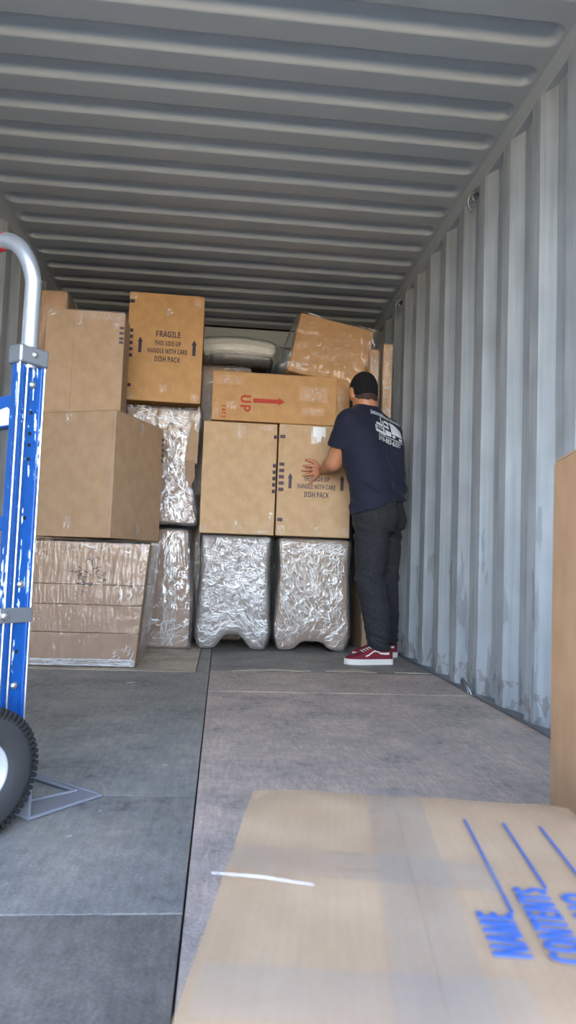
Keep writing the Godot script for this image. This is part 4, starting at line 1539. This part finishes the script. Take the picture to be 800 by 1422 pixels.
func build_person() -> void:
	var base := Vector3(0.93, 0.0, -3.95)
	var root := thing("person", "person in a navy printed T-shirt and dark jeans pressing a hand on the dish carton", "person", base)
	var pf := Vector3(-0.80, 0, -0.60)
	var cf := Vector3(-0.55, 0, -0.835)
	var hf := Vector3(-0.27, 0, -0.963)
	var pl := flat_left(pf)
	var cl := flat_left(cf)
	var hl := flat_left(hf)
	var hips := Vector3(0.945, 0.86, -3.985)
	var waist := Vector3(0.93, 1.02, -3.99)
	var chest := Vector3(0.885, 1.245, -3.985)
	var neck := Vector3(0.848, 1.430, -3.985)
	var head := Vector3(0.836, 1.543, -4.005)
	var sh_l := Vector3(0.732, 1.335, -3.875)
	var sh_r := Vector3(1.018, 1.325, -4.085)
	var el_l := Vector3(0.672, 1.118, -3.985)
	var wr_l := Vector3(0.652, 1.112, -4.235)
	var el_r := Vector3(0.975, 1.11, -4.27)
	var wr_r := Vector3(0.965, 1.25, -4.37)
	var hip_l := hips + pl * 0.085 + Vector3(0, -0.03, 0)
	var hip_r := hips - pl * 0.080 + Vector3(0, -0.03, 0)
	var kn_l := Vector3(0.882, 0.455, -3.905)
	var an_l := Vector3(0.945, 0.085, -3.885)
	var kn_r := Vector3(1.030, 0.47, -4.12)
	var an_r := Vector3(1.062, 0.085, -4.165)
	# ---- body: skin, one surface
	var skin := Shape.new()
	var b := Field.new(Vector3(0.56, 0.05, -4.42), Vector3(1.16, 1.50, -3.76), 0.0115)
	b.bone(hips, waist, 0.105, 0.105, 0.04)
	b.bone(waist, chest, 0.105, 0.115, 0.04)
	b.bone(chest, neck, 0.10, 0.055, 0.04)
	b.bone(sh_l, sh_r, 0.052, 0.052, 0.04)
	b.bone(neck, head + Vector3(0.004, -0.03, 0.008), 0.072, 0.066, 0.02)
	b.bone(sh_l, el_l, 0.054, 0.046, 0.02)
	b.bone(el_l, lerp(el_l, wr_l, 0.35), 0.044, 0.044, 0.02)
	b.bone(lerp(el_l, wr_l, 0.35), wr_l, 0.044, 0.028, 0.02)
	b.bone(sh_r, el_r, 0.054, 0.044, 0.02)
	b.bone(el_r, wr_r, 0.042, 0.028, 0.02)
	b.bone(wr_r, wr_r + Vector3(-0.03, 0.05, -0.012), 0.03, 0.024, 0.02)
	b.bone(hip_l, kn_l, 0.075, 0.05, 0.02)
	b.bone(kn_l, an_l, 0.05, 0.034, 0.02)
	b.bone(hip_r, kn_r, 0.075, 0.05, 0.02)
	b.bone(kn_r, an_r, 0.05, 0.034, 0.02)
	b.net(skin, base)
	# head on its own finer grid
	var hb := Basis(-hl, Vector3.UP, -hf).rotated(hl, 0.10)
	var at := func(x: float, y: float, z: float) -> Vector3: return head + hb * Vector3(x, y, z)   # x to the right of the face's owner, z backwards
	var h := Field.new(head - Vector3(0.13, 0.16, 0.14), head + Vector3(0.13, 0.14, 0.14), 0.0045)
	h.egg(at.call(0, 0.018, 0.004), Vector3(0.076, 0.098, 0.092), hb, 0.01)
	h.egg(at.call(0, -0.045, -0.022), Vector3(0.060, 0.062, 0.066), hb, 0.03)
	h.bone(at.call(0, -0.085, -0.060), at.call(0, -0.080, -0.066), 0.022, 0.02, 0.03)
	h.bone(at.call(0, 0.0, -0.088), at.call(0, -0.032, -0.104), 0.009, 0.014, 0.012)
	h.bone(at.call(-0.016, -0.066, -0.084), at.call(0.016, -0.066, -0.084), 0.008, 0.008, 0.01)
	for sgn in [-1.0, 1.0]:
		h.egg(at.call(sgn * 0.032, -0.002, -0.078), Vector3(0.014, 0.009, 0.012), hb, 0.006)
		h.egg(at.call(sgn * 0.079, -0.014, 0.010), Vector3(0.010, 0.032, 0.019), hb.rotated(Vector3.UP, sgn * -0.35), 0.006)
		h.egg(at.call(sgn * 0.086, -0.006, 0.016), Vector3(0.006, 0.024, 0.016), hb.rotated(Vector3.UP, sgn * -0.35), 0.004)
	h.bone(at.call(0, -0.06, 0.03), neck + Vector3(0, 0.0, 0.0), 0.068, 0.075, 0.02)
	h.net(skin, base)
	# the hand spread on the carton
	var hz := -4.2855
	var g := Field.new(Vector3(0.50, 1.0, -4.305), Vector3(0.70, 1.20, -4.20), 0.0036)
	var palm_mid := Vector3(0.626, 1.108, hz)
	g.bone(wr_l, Vector3(0.640, 1.110, -4.272), 0.027, 0.020, 0.012)
	var knuckles := [Vector3(0.603, 1.134, hz), Vector3(0.598, 1.113, hz), Vector3(0.600, 1.092, hz), Vector3(0.610, 1.073, hz)]
	for q in knuckles:
		g.bone(Vector3(0.640, 1.110, -4.275), q, 0.018, 0.0115, 0.012)
	g.bone(palm_mid, palm_mid + Vector3(0.01, 0.0, 0.004), 0.020, 0.018, 0.014)
	var tips := [Vector3(0.530, 1.136, hz - 0.004), Vector3(0.522, 1.106, hz - 0.004), Vector3(0.532, 1.073, hz - 0.004), Vector3(0.572, 1.026, hz - 0.004)]
	for q in 4:
		var k1: Vector3 = lerp(knuckles[q], tips[q], 0.45) + Vector3(0, 0, 0.008)
		var k2: Vector3 = lerp(knuckles[q], tips[q], 0.75) + Vector3(0, 0, 0.003)
		g.bone(knuckles[q], k1, 0.0105, 0.0092, 0.004)
		g.bone(k1, k2, 0.0092, 0.0085, 0.003)
		g.bone(k2, tips[q], 0.0085, 0.0072, 0.003)
	var th := [Vector3(0.632, 1.124, -4.274), Vector3(0.606, 1.156, hz + 0.004), Vector3(0.578, 1.168, hz + 0.002), Vector3(0.548, 1.174, hz - 0.003)]
	g.bone(th[0], th[1], 0.015, 0.0115, 0.008)
	g.bone(th[1], th[2], 0.0115, 0.010, 0.003)
	g.bone(th[2], th[3], 0.010, 0.0082, 0.003)
	g.net(skin, base)
	part("body", skin.mesh(), M.skin, root)
	# ---- hair and beard
	var hair := Field.new(head - Vector3(0.13, 0.16, 0.14), head + Vector3(0.13, 0.15, 0.14), 0.0045)
	hair.egg(at.call(0, 0.020, 0.006), Vector3(0.0795, 0.1015, 0.0955), hb, 0.01)
	hair.egg(at.call(0, -0.030, 0.028), Vector3(0.0695, 0.058, 0.0655), hb, 0.02)
	var cut_n: Vector3 = hb * Vector3(0, -0.90, -0.42)
	var cut_p: Vector3 = at.call(0, -0.010, -0.010)
	var nape: Vector3 = at.call(0, -0.052, 0.07)
	var strands := FastNoiseLite.new()
	strands.frequency = 60.0
	hair.each(func(p: Vector3, d: float) -> float:
		return maxf(maxf(d, (p - cut_p).dot(cut_n)), nape.y - p.y + 0.006 * strands.get_noise_3dv(p * 0.4)) + 0.002 * strands.get_noise_3dv(p))
	var hs := Shape.new()
	hair.net(hs, base)
	part("hair", hs.mesh(), M.hair, root)
	var fade := Field.new(head - Vector3(0.13, 0.16, 0.14), head + Vector3(0.13, 0.15, 0.14), 0.0045)
	fade.egg(at.call(0, 0.018, 0.005), Vector3(0.0772, 0.0990, 0.0932), hb, 0.01)
	fade.bone(at.call(0, -0.06, 0.031), neck, 0.0690, 0.0760, 0.02)
	var fade_p: Vector3 = at.call(0, -0.034, -0.006)
	fade.each(func(p: Vector3, d: float) -> float:
		return maxf(maxf(d, (p - fade_p).dot(cut_n)), nape.y - 0.020 - p.y + 0.008 * strands.get_noise_3dv(p * 0.4)))
	var fd := Shape.new()
	fade.net(fd, base)
	part("hair_fade", fd.mesh(), M.stubble, root)
	var beard := Field.new(head - Vector3(0.13, 0.17, 0.14), head + Vector3(0.13, 0.10, 0.14), 0.005)
	beard.egg(at.call(0, -0.050, -0.024), Vector3(0.066, 0.066, 0.069), hb, 0.01)
	beard.bone(at.call(0, -0.088, -0.060), at.call(0, -0.083, -0.066), 0.027, 0.025, 0.03)
	var bp: Vector3 = at.call(0, -0.048, -0.01)
	var bq: Vector3 = at.call(0, 0, -0.004)
	var bn: Vector3 = hb * Vector3(0, 0, 1)
	beard.each(func(p: Vector3, d: float) -> float: return maxf(maxf(d, p.y - bp.y), (p - bq).dot(bn)))
	var bs := Shape.new()
	beard.net(bs, base)
	part("beard", bs.mesh(), M.hair, root)
	# ---- T-shirt
	var shirt := Field.new(Vector3(0.62, 0.74, -4.24), Vector3(1.16, 1.52, -3.74), 0.0095)
	for sgn in [-1.0, 1.0]:
		shirt.bone(hips + pl * 0.080 * sgn + Vector3(0, -0.02, 0), waist + pl * 0.084 * sgn, 0.128, 0.128, 0.03)
		shirt.bone(waist + pl * 0.084 * sgn, chest + cl * 0.090 * sgn, 0.128, 0.128, 0.03)
	shirt.bone(Vector3(0.985, 1.20, -4.02), Vector3(0.985, 0.94, -4.0), 0.092, 0.105, 0.04)
	shirt.bone(chest, lerp(chest, neck, 0.7), 0.12, 0.078, 0.04)
	shirt.bone(sh_l + cl * -0.01, sh_r + cl * 0.01, 0.070, 0.070, 0.05)
	shirt.bone(neck + Vector3(0, -0.025, 0), lerp(neck, sh_l, 0.75), 0.080, 0.066, 0.03)
	shirt.bone(neck + Vector3(0, -0.025, 0), lerp(neck, sh_r, 0.75), 0.080, 0.066, 0.03)
	var cut_l: Vector3 = lerp(sh_l, el_l, 0.56)
	shirt.bone(sh_l, lerp(sh_l, el_l, 0.75), 0.072, 0.074, 0.03, cut_l, ((el_l - sh_l).normalized() + Vector3(0.25, 0, 0)).normalized())
	var cut_r: Vector3 = lerp(sh_r, el_r, 0.60)
	shirt.bone(sh_r, lerp(sh_r, el_r, 0.8), 0.072, 0.070, 0.03, cut_r, (el_r - sh_r).normalized())
	var fold := FastNoiseLite.new()
	fold.seed = 9
	fold.frequency = 4.0
	fold.fractal_type = FastNoiseLite.FRACTAL_RIDGED
	fold.fractal_octaves = 2
	var collar_n := Vector3(-0.05, 0.95, -0.25).normalized()
	shirt.each(func(p: Vector3, d: float) -> float:
		var low := clampf((1.15 - p.y) / 0.25, 0.12, 1.0)
		var w := fold.get_noise_3d(p.x * 0.8 + p.y * 0.5, p.y * 2.2 + p.x * 1.1, p.z * 0.7)
		d += 0.017 * low * w
		d += 0.0055 * sin(p.y * 74.0 + p.x * 46.0) * exp(-pow((p.y - 0.99) / 0.075, 2.0)) * clampf((p.x - 0.80) / 0.12, 0.0, 1.0)
		d = maxf(d, (p - Vector3(0.85, 1.462, -3.95)).dot(collar_n))
		var hem := 0.822 + clampf((p.x - 0.80) / 0.27, 0.0, 1.0) * 0.095 + 0.006 * sin(p.x * 40.0)
		return maxf(d, hem - p.y))
	var ss := Shape.new()
	shirt.net(ss, base)
	var shirt_node := part("t_shirt", ss.mesh(), M.shirt, root)
	tag(shirt_node, "navy T-shirt")
	back_print(shirt, shirt_node, base, cf)
	# ---- jeans
	var jeans := Field.new(Vector3(0.76, 0.03, -4.28), Vector3(1.16, 1.0, -3.78), 0.0095)
	for sgn in [-1.0, 1.0]:
		jeans.bone(hips + pl * 0.062 * sgn + Vector3(0, 0.06, 0), hips + pl * 0.072 * sgn + Vector3(0, -0.06, 0), 0.108, 0.118, 0.03)
	jeans.egg(hips - pf * 0.055 + pl * 0.06 + Vector3(0, -0.045, 0), Vector3(0.085, 0.10, 0.085), Basis.IDENTITY, 0.03)
	jeans.egg(hips - pf * 0.055 - pl * 0.06 + Vector3(0, -0.045, 0), Vector3(0.085, 0.10, 0.085), Basis.IDENTITY, 0.03)
	jeans.bone(hip_l + Vector3(0, -0.03, 0), kn_l, 0.112, 0.080, 0.03)
	jeans.bone(kn_l, lerp(kn_l, an_l, 0.45) + Vector3(0.012, 0, 0), 0.080, 0.078, 0.02)
	jeans.bone(lerp(kn_l, an_l, 0.45) + Vector3(0.012, 0, 0), an_l, 0.078, 0.066, 0.02)
	jeans.bone(hip_r + Vector3(0, -0.03, 0), kn_r, 0.108, 0.076, 0.015)
	jeans.bone(kn_r, an_r, 0.076, 0.062, 0.015)
	var cuff := FastNoiseLite.new()
	cuff.seed = 4
	cuff.frequency = 5.0
	cuff.fractal_type = FastNoiseLite.FRACTAL_RIDGED
	cuff.fractal_octaves = 2
	jeans.each(func(p: Vector3, d: float) -> float:
		var at_ankle := clampf((0.20 - p.y) / 0.12, 0.0, 1.0)
		var at_knee := exp(-pow((p.y - 0.47) / 0.07, 2.0))
		var at_seat := exp(-pow((p.y - 0.72) / 0.06, 2.0))
		d += (0.005 + 0.011 * at_ankle + 0.009 * at_knee + 0.011 * at_seat) * cuff.get_noise_3d(p.x * 0.8, p.y * 2.4 + p.x * 0.9, p.z * 0.8)
		d += 0.0045 * sin(p.y * 105.0 + p.x * 40.0) * (exp(-pow((p.y - 0.725) / 0.05, 2.0)) + 0.8 * exp(-pow((p.y - 0.46) / 0.05, 2.0)) + exp(-pow((p.y - 0.13) / 0.045, 2.0)))
		return maxf(maxf(d, 0.072 - p.y), p.y - 0.955))
	var js := Shape.new()
	jeans.net(js, base)
	var jn := part("jeans", js.mesh(), M.jeans, root)
	tag(jn, "charcoal jeans")
	# back pocket: a stitched patch laid on the seat
	var pocket := Shape.new()
	var pc := Vector3(1.0, 0.80, -3.86)
	var out_dir := (-pf + Vector3(0.0, 0, 0.75)).normalized()
	var across := Vector3.UP.cross(out_dir).normalized()
	pocket.grid(9, 9, func(i: int, j: int) -> Vector3:
		var v := (j / 8.0 - 0.5) * 0.14
		var u := (i / 8.0 - 0.5) * (0.13 - 0.03 * (0.5 - j / 8.0))
		return onto(jeans, hips + Vector3(0, v - 0.035, 0) + across * (u - 0.01), out_dir, 0.003) - base, out_dir)
	part("pocket", pocket.mesh(), M.jeans, jn)
	# ---- shoes
	shoe(root, base, Vector3(1.026, 0.0, -3.888), Vector3(-1, 0, 0.13).normalized(), 1.0)
	shoe(root, base, Vector3(1.128, 0.0, -4.19), Vector3(-0.95, 0, 0.12).normalized(), -1.0)


# the first point of a field's surface, coming in against out_dir
func onto(fd: Field, p: Vector3, out_dir: Vector3, lift: float) -> Vector3:
	var t := 0.24
	while t > -0.05 and fd.value(p + out_dir * t) > 0.0:
		t -= 0.005
	var lo := t
	var hi := t + 0.005
	for k in 8:
		var m := (lo + hi) / 2.0
		if fd.value(p + out_dir * m) > 0.0:
			hi = m
		else:
			lo = m
	return p + out_dir * (hi + lift)


func back_print(shirt: Field, shirt_node: Node3D, base: Vector3, cf: Vector3) -> void:
	var out_dir := Vector3(0.42, 0.12, 0.90).normalized()
	var across := Vector3.UP.cross(out_dir).normalized()
	var up := out_dir.cross(across)
	var tilt := deg_to_rad(-9)
	var ax := across * cos(tilt) + up * sin(tilt)
	var ay := up * cos(tilt) - across * sin(tilt)
	var mid := onto(shirt, at_z(541, 594, -3.9) - out_dir * 0.05, out_dir, 0.0)
	var lay := func(s: Shape, outline: Array, split: float) -> void:
		# cut a flat outline into small cells so that it follows the cloth
		var poly := PackedVector2Array(outline)
		var lo := poly[0]
		var hi := poly[0]
		for q in poly:
			lo = lo.min(q)
			hi = hi.max(q)
		var y := floorf(lo.y / split) * split
		while y < hi.y:
			var x := floorf(lo.x / split) * split
			while x < hi.x:
				for piece in Geometry2D.intersect_polygons(poly, PackedVector2Array([Vector2(x, y), Vector2(x + split, y), Vector2(x + split, y + split), Vector2(x, y + split)])):
					var t := Geometry2D.triangulate_polygon(piece)
					var ids := []
					for q in piece:
						var p := onto(shirt, mid - out_dir * 0.02 + ax * q.x + ay * q.y, out_dir, 0.0018)
						ids.append(s.vert(p - base, shirt.slope(p)))
					for k in range(0, t.size(), 3):
						s.tri(ids[t[k]], ids[t[k + 1]], ids[t[k + 2]], out_dir)
				x += split
			y += split
	var text := func(words: String, cap: float, squeeze: float, at: Vector2, bow: float) -> Shape:
		var holder := letters(words, cap, squeeze, M.print_white, shirt_node, Transform3D.IDENTITY, "print_words", false)
		var arr: Array = holder.mesh.surface_get_arrays(0)
		holder.get_parent().remove_child(holder)
		holder.queue_free()
		var vs: PackedVector3Array = arr[Mesh.ARRAY_VERTEX]
		var ns: PackedVector3Array = arr[Mesh.ARRAY_NORMAL]
		var ids: PackedInt32Array = arr[Mesh.ARRAY_INDEX]
		var s := Shape.new()
		for k in range(0, ids.size(), 3):
			if ns[ids[k]].z < 0.5:
				continue
			var tri := []
			for m in 3:
				var q := vs[ids[k + m]]
				var x: float = q.x * squeeze
				var p := onto(shirt, mid - out_dir * 0.02 + ax * (at.x + x) + ay * (at.y + q.y + bow * x * x), out_dir, 0.0022)
				tri.append(s.vert(p - base, shirt.slope(p)))
			s.tri(tri[0], tri[1], tri[2], out_dir)
		return s
	part("print_words", text.call("International Movers", 0.023, 0.74, Vector2(0.0, 0.076), -0.4).mesh(), M.print_white, shirt_node)
	part("print_number", text.call("310-883-6331", 0.026, 0.80, Vector2(0.008, -0.084), 0.0).mesh(), M.print_white, shirt_node)
	var truck := Shape.new()
	# tractor seen from its front corner with the trailer running back
	for piece in [
		[Vector2(-0.100, -0.048), Vector2(-0.020, -0.055), Vector2(-0.020, -0.034), Vector2(-0.100, -0.028)],       # bumper
		[Vector2(-0.100, -0.024), Vector2(-0.086, -0.024), Vector2(-0.086, 0.0), Vector2(-0.096, -0.004)],           # lamp side
		[Vector2(-0.090, 0.004), Vector2(-0.038, 0.000), Vector2(-0.030, 0.014), Vector2(-0.080, 0.020)],            # bonnet
		[Vector2(-0.036, -0.030), Vector2(-0.024, -0.030), Vector2(-0.024, 0.0), Vector2(-0.036, 0.0)],
		[Vector2(-0.030, 0.006), Vector2(0.012, -0.004), Vector2(0.012, 0.010), Vector2(-0.026, 0.018)],             # cab
		[Vector2(-0.034, 0.018), Vector2(-0.024, 0.018), Vector2(-0.024, 0.044), Vector2(-0.034, 0.044)],
		[Vector2(-0.024, 0.034), Vector2(0.020, 0.030), Vector2(0.020, 0.046), Vector2(-0.010, 0.052)],
		[Vector2(0.002, 0.008), Vector2(0.010, 0.008), Vector2(0.010, 0.032), Vector2(0.002, 0.032)],
		[Vector2(-0.050, 0.020), Vector2(-0.043, 0.020), Vector2(-0.043, 0.060), Vector2(-0.050, 0.060)],            # exhaust stack
		[Vector2(-0.018, -0.050), Vector2(0.022, -0.050), Vector2(0.022, -0.020), Vector2(-0.018, -0.012)],          # tank
		[Vector2(0.026, -0.030), Vector2(0.110, -0.036), Vector2(0.112, 0.016), Vector2(0.060, 0.046), Vector2(0.026, 0.052)],  # trailer
		[Vector2(0.030, -0.052), Vector2(0.050, -0.052), Vector2(0.050, -0.036), Vector2(0.030, -0.036)],            # wheels
		[Vector2(0.080, -0.056), Vector2(0.110, -0.056), Vector2(0.110, -0.042), Vector2(0.080, -0.042)],
		[Vector2(-0.080, -0.062), Vector2(0.120, -0.066), Vector2(0.120, -0.062), Vector2(-0.080, -0.058)],          # ground line
	]:
		lay.call(truck, piece, 0.02)
	for q in 5:
		var x := -0.082 + q * 0.0095
		lay.call(truck, [Vector2(x, -0.022), Vector2(x + 0.004, -0.022), Vector2(x + 0.004, -0.002), Vector2(x, -0.002)], 0.02)
	part("print_truck", truck.mesh(), M.print_white, shirt_node)


func shoe(root: Node3D, base: Vector3, heel: Vector3, dir: Vector3, outer: float) -> void:
	# length runs from the heel along dir; outer is the side of the stripe that faces the camera
	var side := Vector3.UP.cross(dir).normalized()
	var xf := Transform3D(Basis(dir, Vector3.UP, dir.cross(Vector3.UP)), heel - base)
	var long := 0.285
	var width := func(t: float) -> float:
		if t < 0.12:
			return 0.034 * sqrt(clampf(1.0 - pow((0.12 - t) / 0.12, 2.0), 0.0, 1.0)) + 0.001
		if t > 0.72:
			return 0.048 * sqrt(clampf(1.0 - pow((t - 0.72) / 0.28, 2.0), 0.0, 1.0)) + 0.001
		return lerpf(0.034, 0.048, smoothstep(0.12, 0.72, t))
	var outline := PackedVector2Array()
	for q in 25:
		outline.append(Vector2(q / 24.0 * long, width.call(q / 24.0)))
	for q in range(23, 0, -1):
		outline.append(Vector2(q / 24.0 * long, -width.call(q / 24.0)))
	var sole := Shape.new()
	sole.prism(outline, 0.030, xf * Transform3D(Basis(Vector3.RIGHT, -PI / 2), Vector3.ZERO))
	var rand := Shape.new()
	var top := func(t: float) -> float:
		if t < 0.36:
			return (0.096 + 0.008 * cos(t / 0.36 * PI)) * lerpf(0.72, 1.0, smoothstep(0.0, 0.10, t))
		return lerpf(0.096, 0.052, smoothstep(0.36, 0.86, t)) - 0.016 * clampf((t - 0.86) / 0.14, 0.0, 1.0)
	var place := func(t: float, an: float) -> Vector3:
		var w: float = width.call(t) * 0.97
		var h: float = top.call(t) - 0.022
		var c := cos(an)
		var s := sin(an)
		return xf * Vector3(0.004 + t * (long - 0.008), 0.022 + h * pow(maxf(s, 0.0), 0.62), w * signf(c) * pow(absf(c), 0.62))
	var upper := Shape.new()
	upper.grid(29, 21, func(i: int, j: int) -> Vector3: return place.call(j / 28.0, PI * i / 20.0), Vector3.UP)
	# normals of the sides point sideways: turn every face outwards
	var mid := xf * Vector3(long / 2, 0.03, 0)
	for k in upper.n.size():
		var axis := xf.affine_inverse() * upper.v[k]
		var away := upper.v[k] - xf * Vector3(clampf(axis.x, 0.05, long - 0.06), 0.03, 0)
		if upper.n[k].dot(away) < 0.0:
			upper.n[k] = -upper.n[k]
	var node := part("shoe", upper.mesh(), M.shoe_red, root)
	tag(node, "dark red canvas shoe")
	part("sole", sole.mesh(), M.shoe_white, node)
	for sd in [0.0, PI]:
		# a swoosh-like side stripe that climbs from the toe side to a bend and runs back to the heel
		var line := [[0.62, 0.30], [0.56, 0.34], [0.50, 0.48], [0.44, 0.62], [0.38, 0.58], [0.30, 0.42], [0.20, 0.34], [0.12, 0.32]]
		var st := Shape.new()
		for q in line.size() - 1:
			var pts := []
			for e in [q, q + 1]:
				for o in [-0.075, 0.075]:
					var an: float = line[e][1] + o
					var p: Vector3 = place.call(line[e][0], absf(sd - an))
					var ax := xf.affine_inverse() * p
					pts.append(p + (xf.basis * Vector3(0, 0.4, signf(ax.z))).normalized() * 0.0018)
			st.quad(pts[0], pts[2], pts[3], pts[1], pts[0] - mid)
		part("side_stripe", st.mesh(), M.shoe_white, node)
	for q in 4:
		var t := 0.50 + q * 0.05
		var pts := []
		for e in 7:
			pts.append(place.call(t, PI * lerpf(0.36, 0.64, e / 6.0)) + Vector3(0, 0.002, 0))
		var lace := Shape.new()
		lace.tube(pts, 0.003, 6)
		part("lace", lace.mesh(), M.shoe_white, node)


# ------------------------------------------------------------------ litter

func build_scraps() -> void:
	var spots := [[182, 949, 0.020, 0.6], [229, 1064, 0.006, 0.1], [139, 1128, 0.004, 0.4], [320, 950, 0.006, 1.2], [585, 984, 0.007, 0.2], [407, 1022, 0.005, 0.7], [326, 1041, 0.006, 0.3], [96, 1163, 0.005, 0.2], [597, 955, 0.008, 0.9]]
	for q in spots:
		var p := at_y(q[0], q[1], 0.0)
		var s := Shape.new()
		var r: float = q[2]
		var bend := rng.randf_range(0.15, 0.4)
		s.grid(3, 5, func(i: int, j: int) -> Vector3:
			var u := (i / 4.0 - 0.5) * 2.0 * r
			var w := (j / 2.0 - 0.5) * r * 0.7
			return Vector3(u, 0.0025 + bend * r * absf(sin(i * 1.3)) * 0.5, w + r * 0.25 * sin(i * 1.7)), Vector3.UP)
		var o := part("paper_scrap", s.mesh(), M.paper, self, Transform3D(Basis(Vector3.UP, q[3]), p))
		tag(o, "small curled scrap of white packing litter on the plywood floor", "litter", "scraps on the floor")
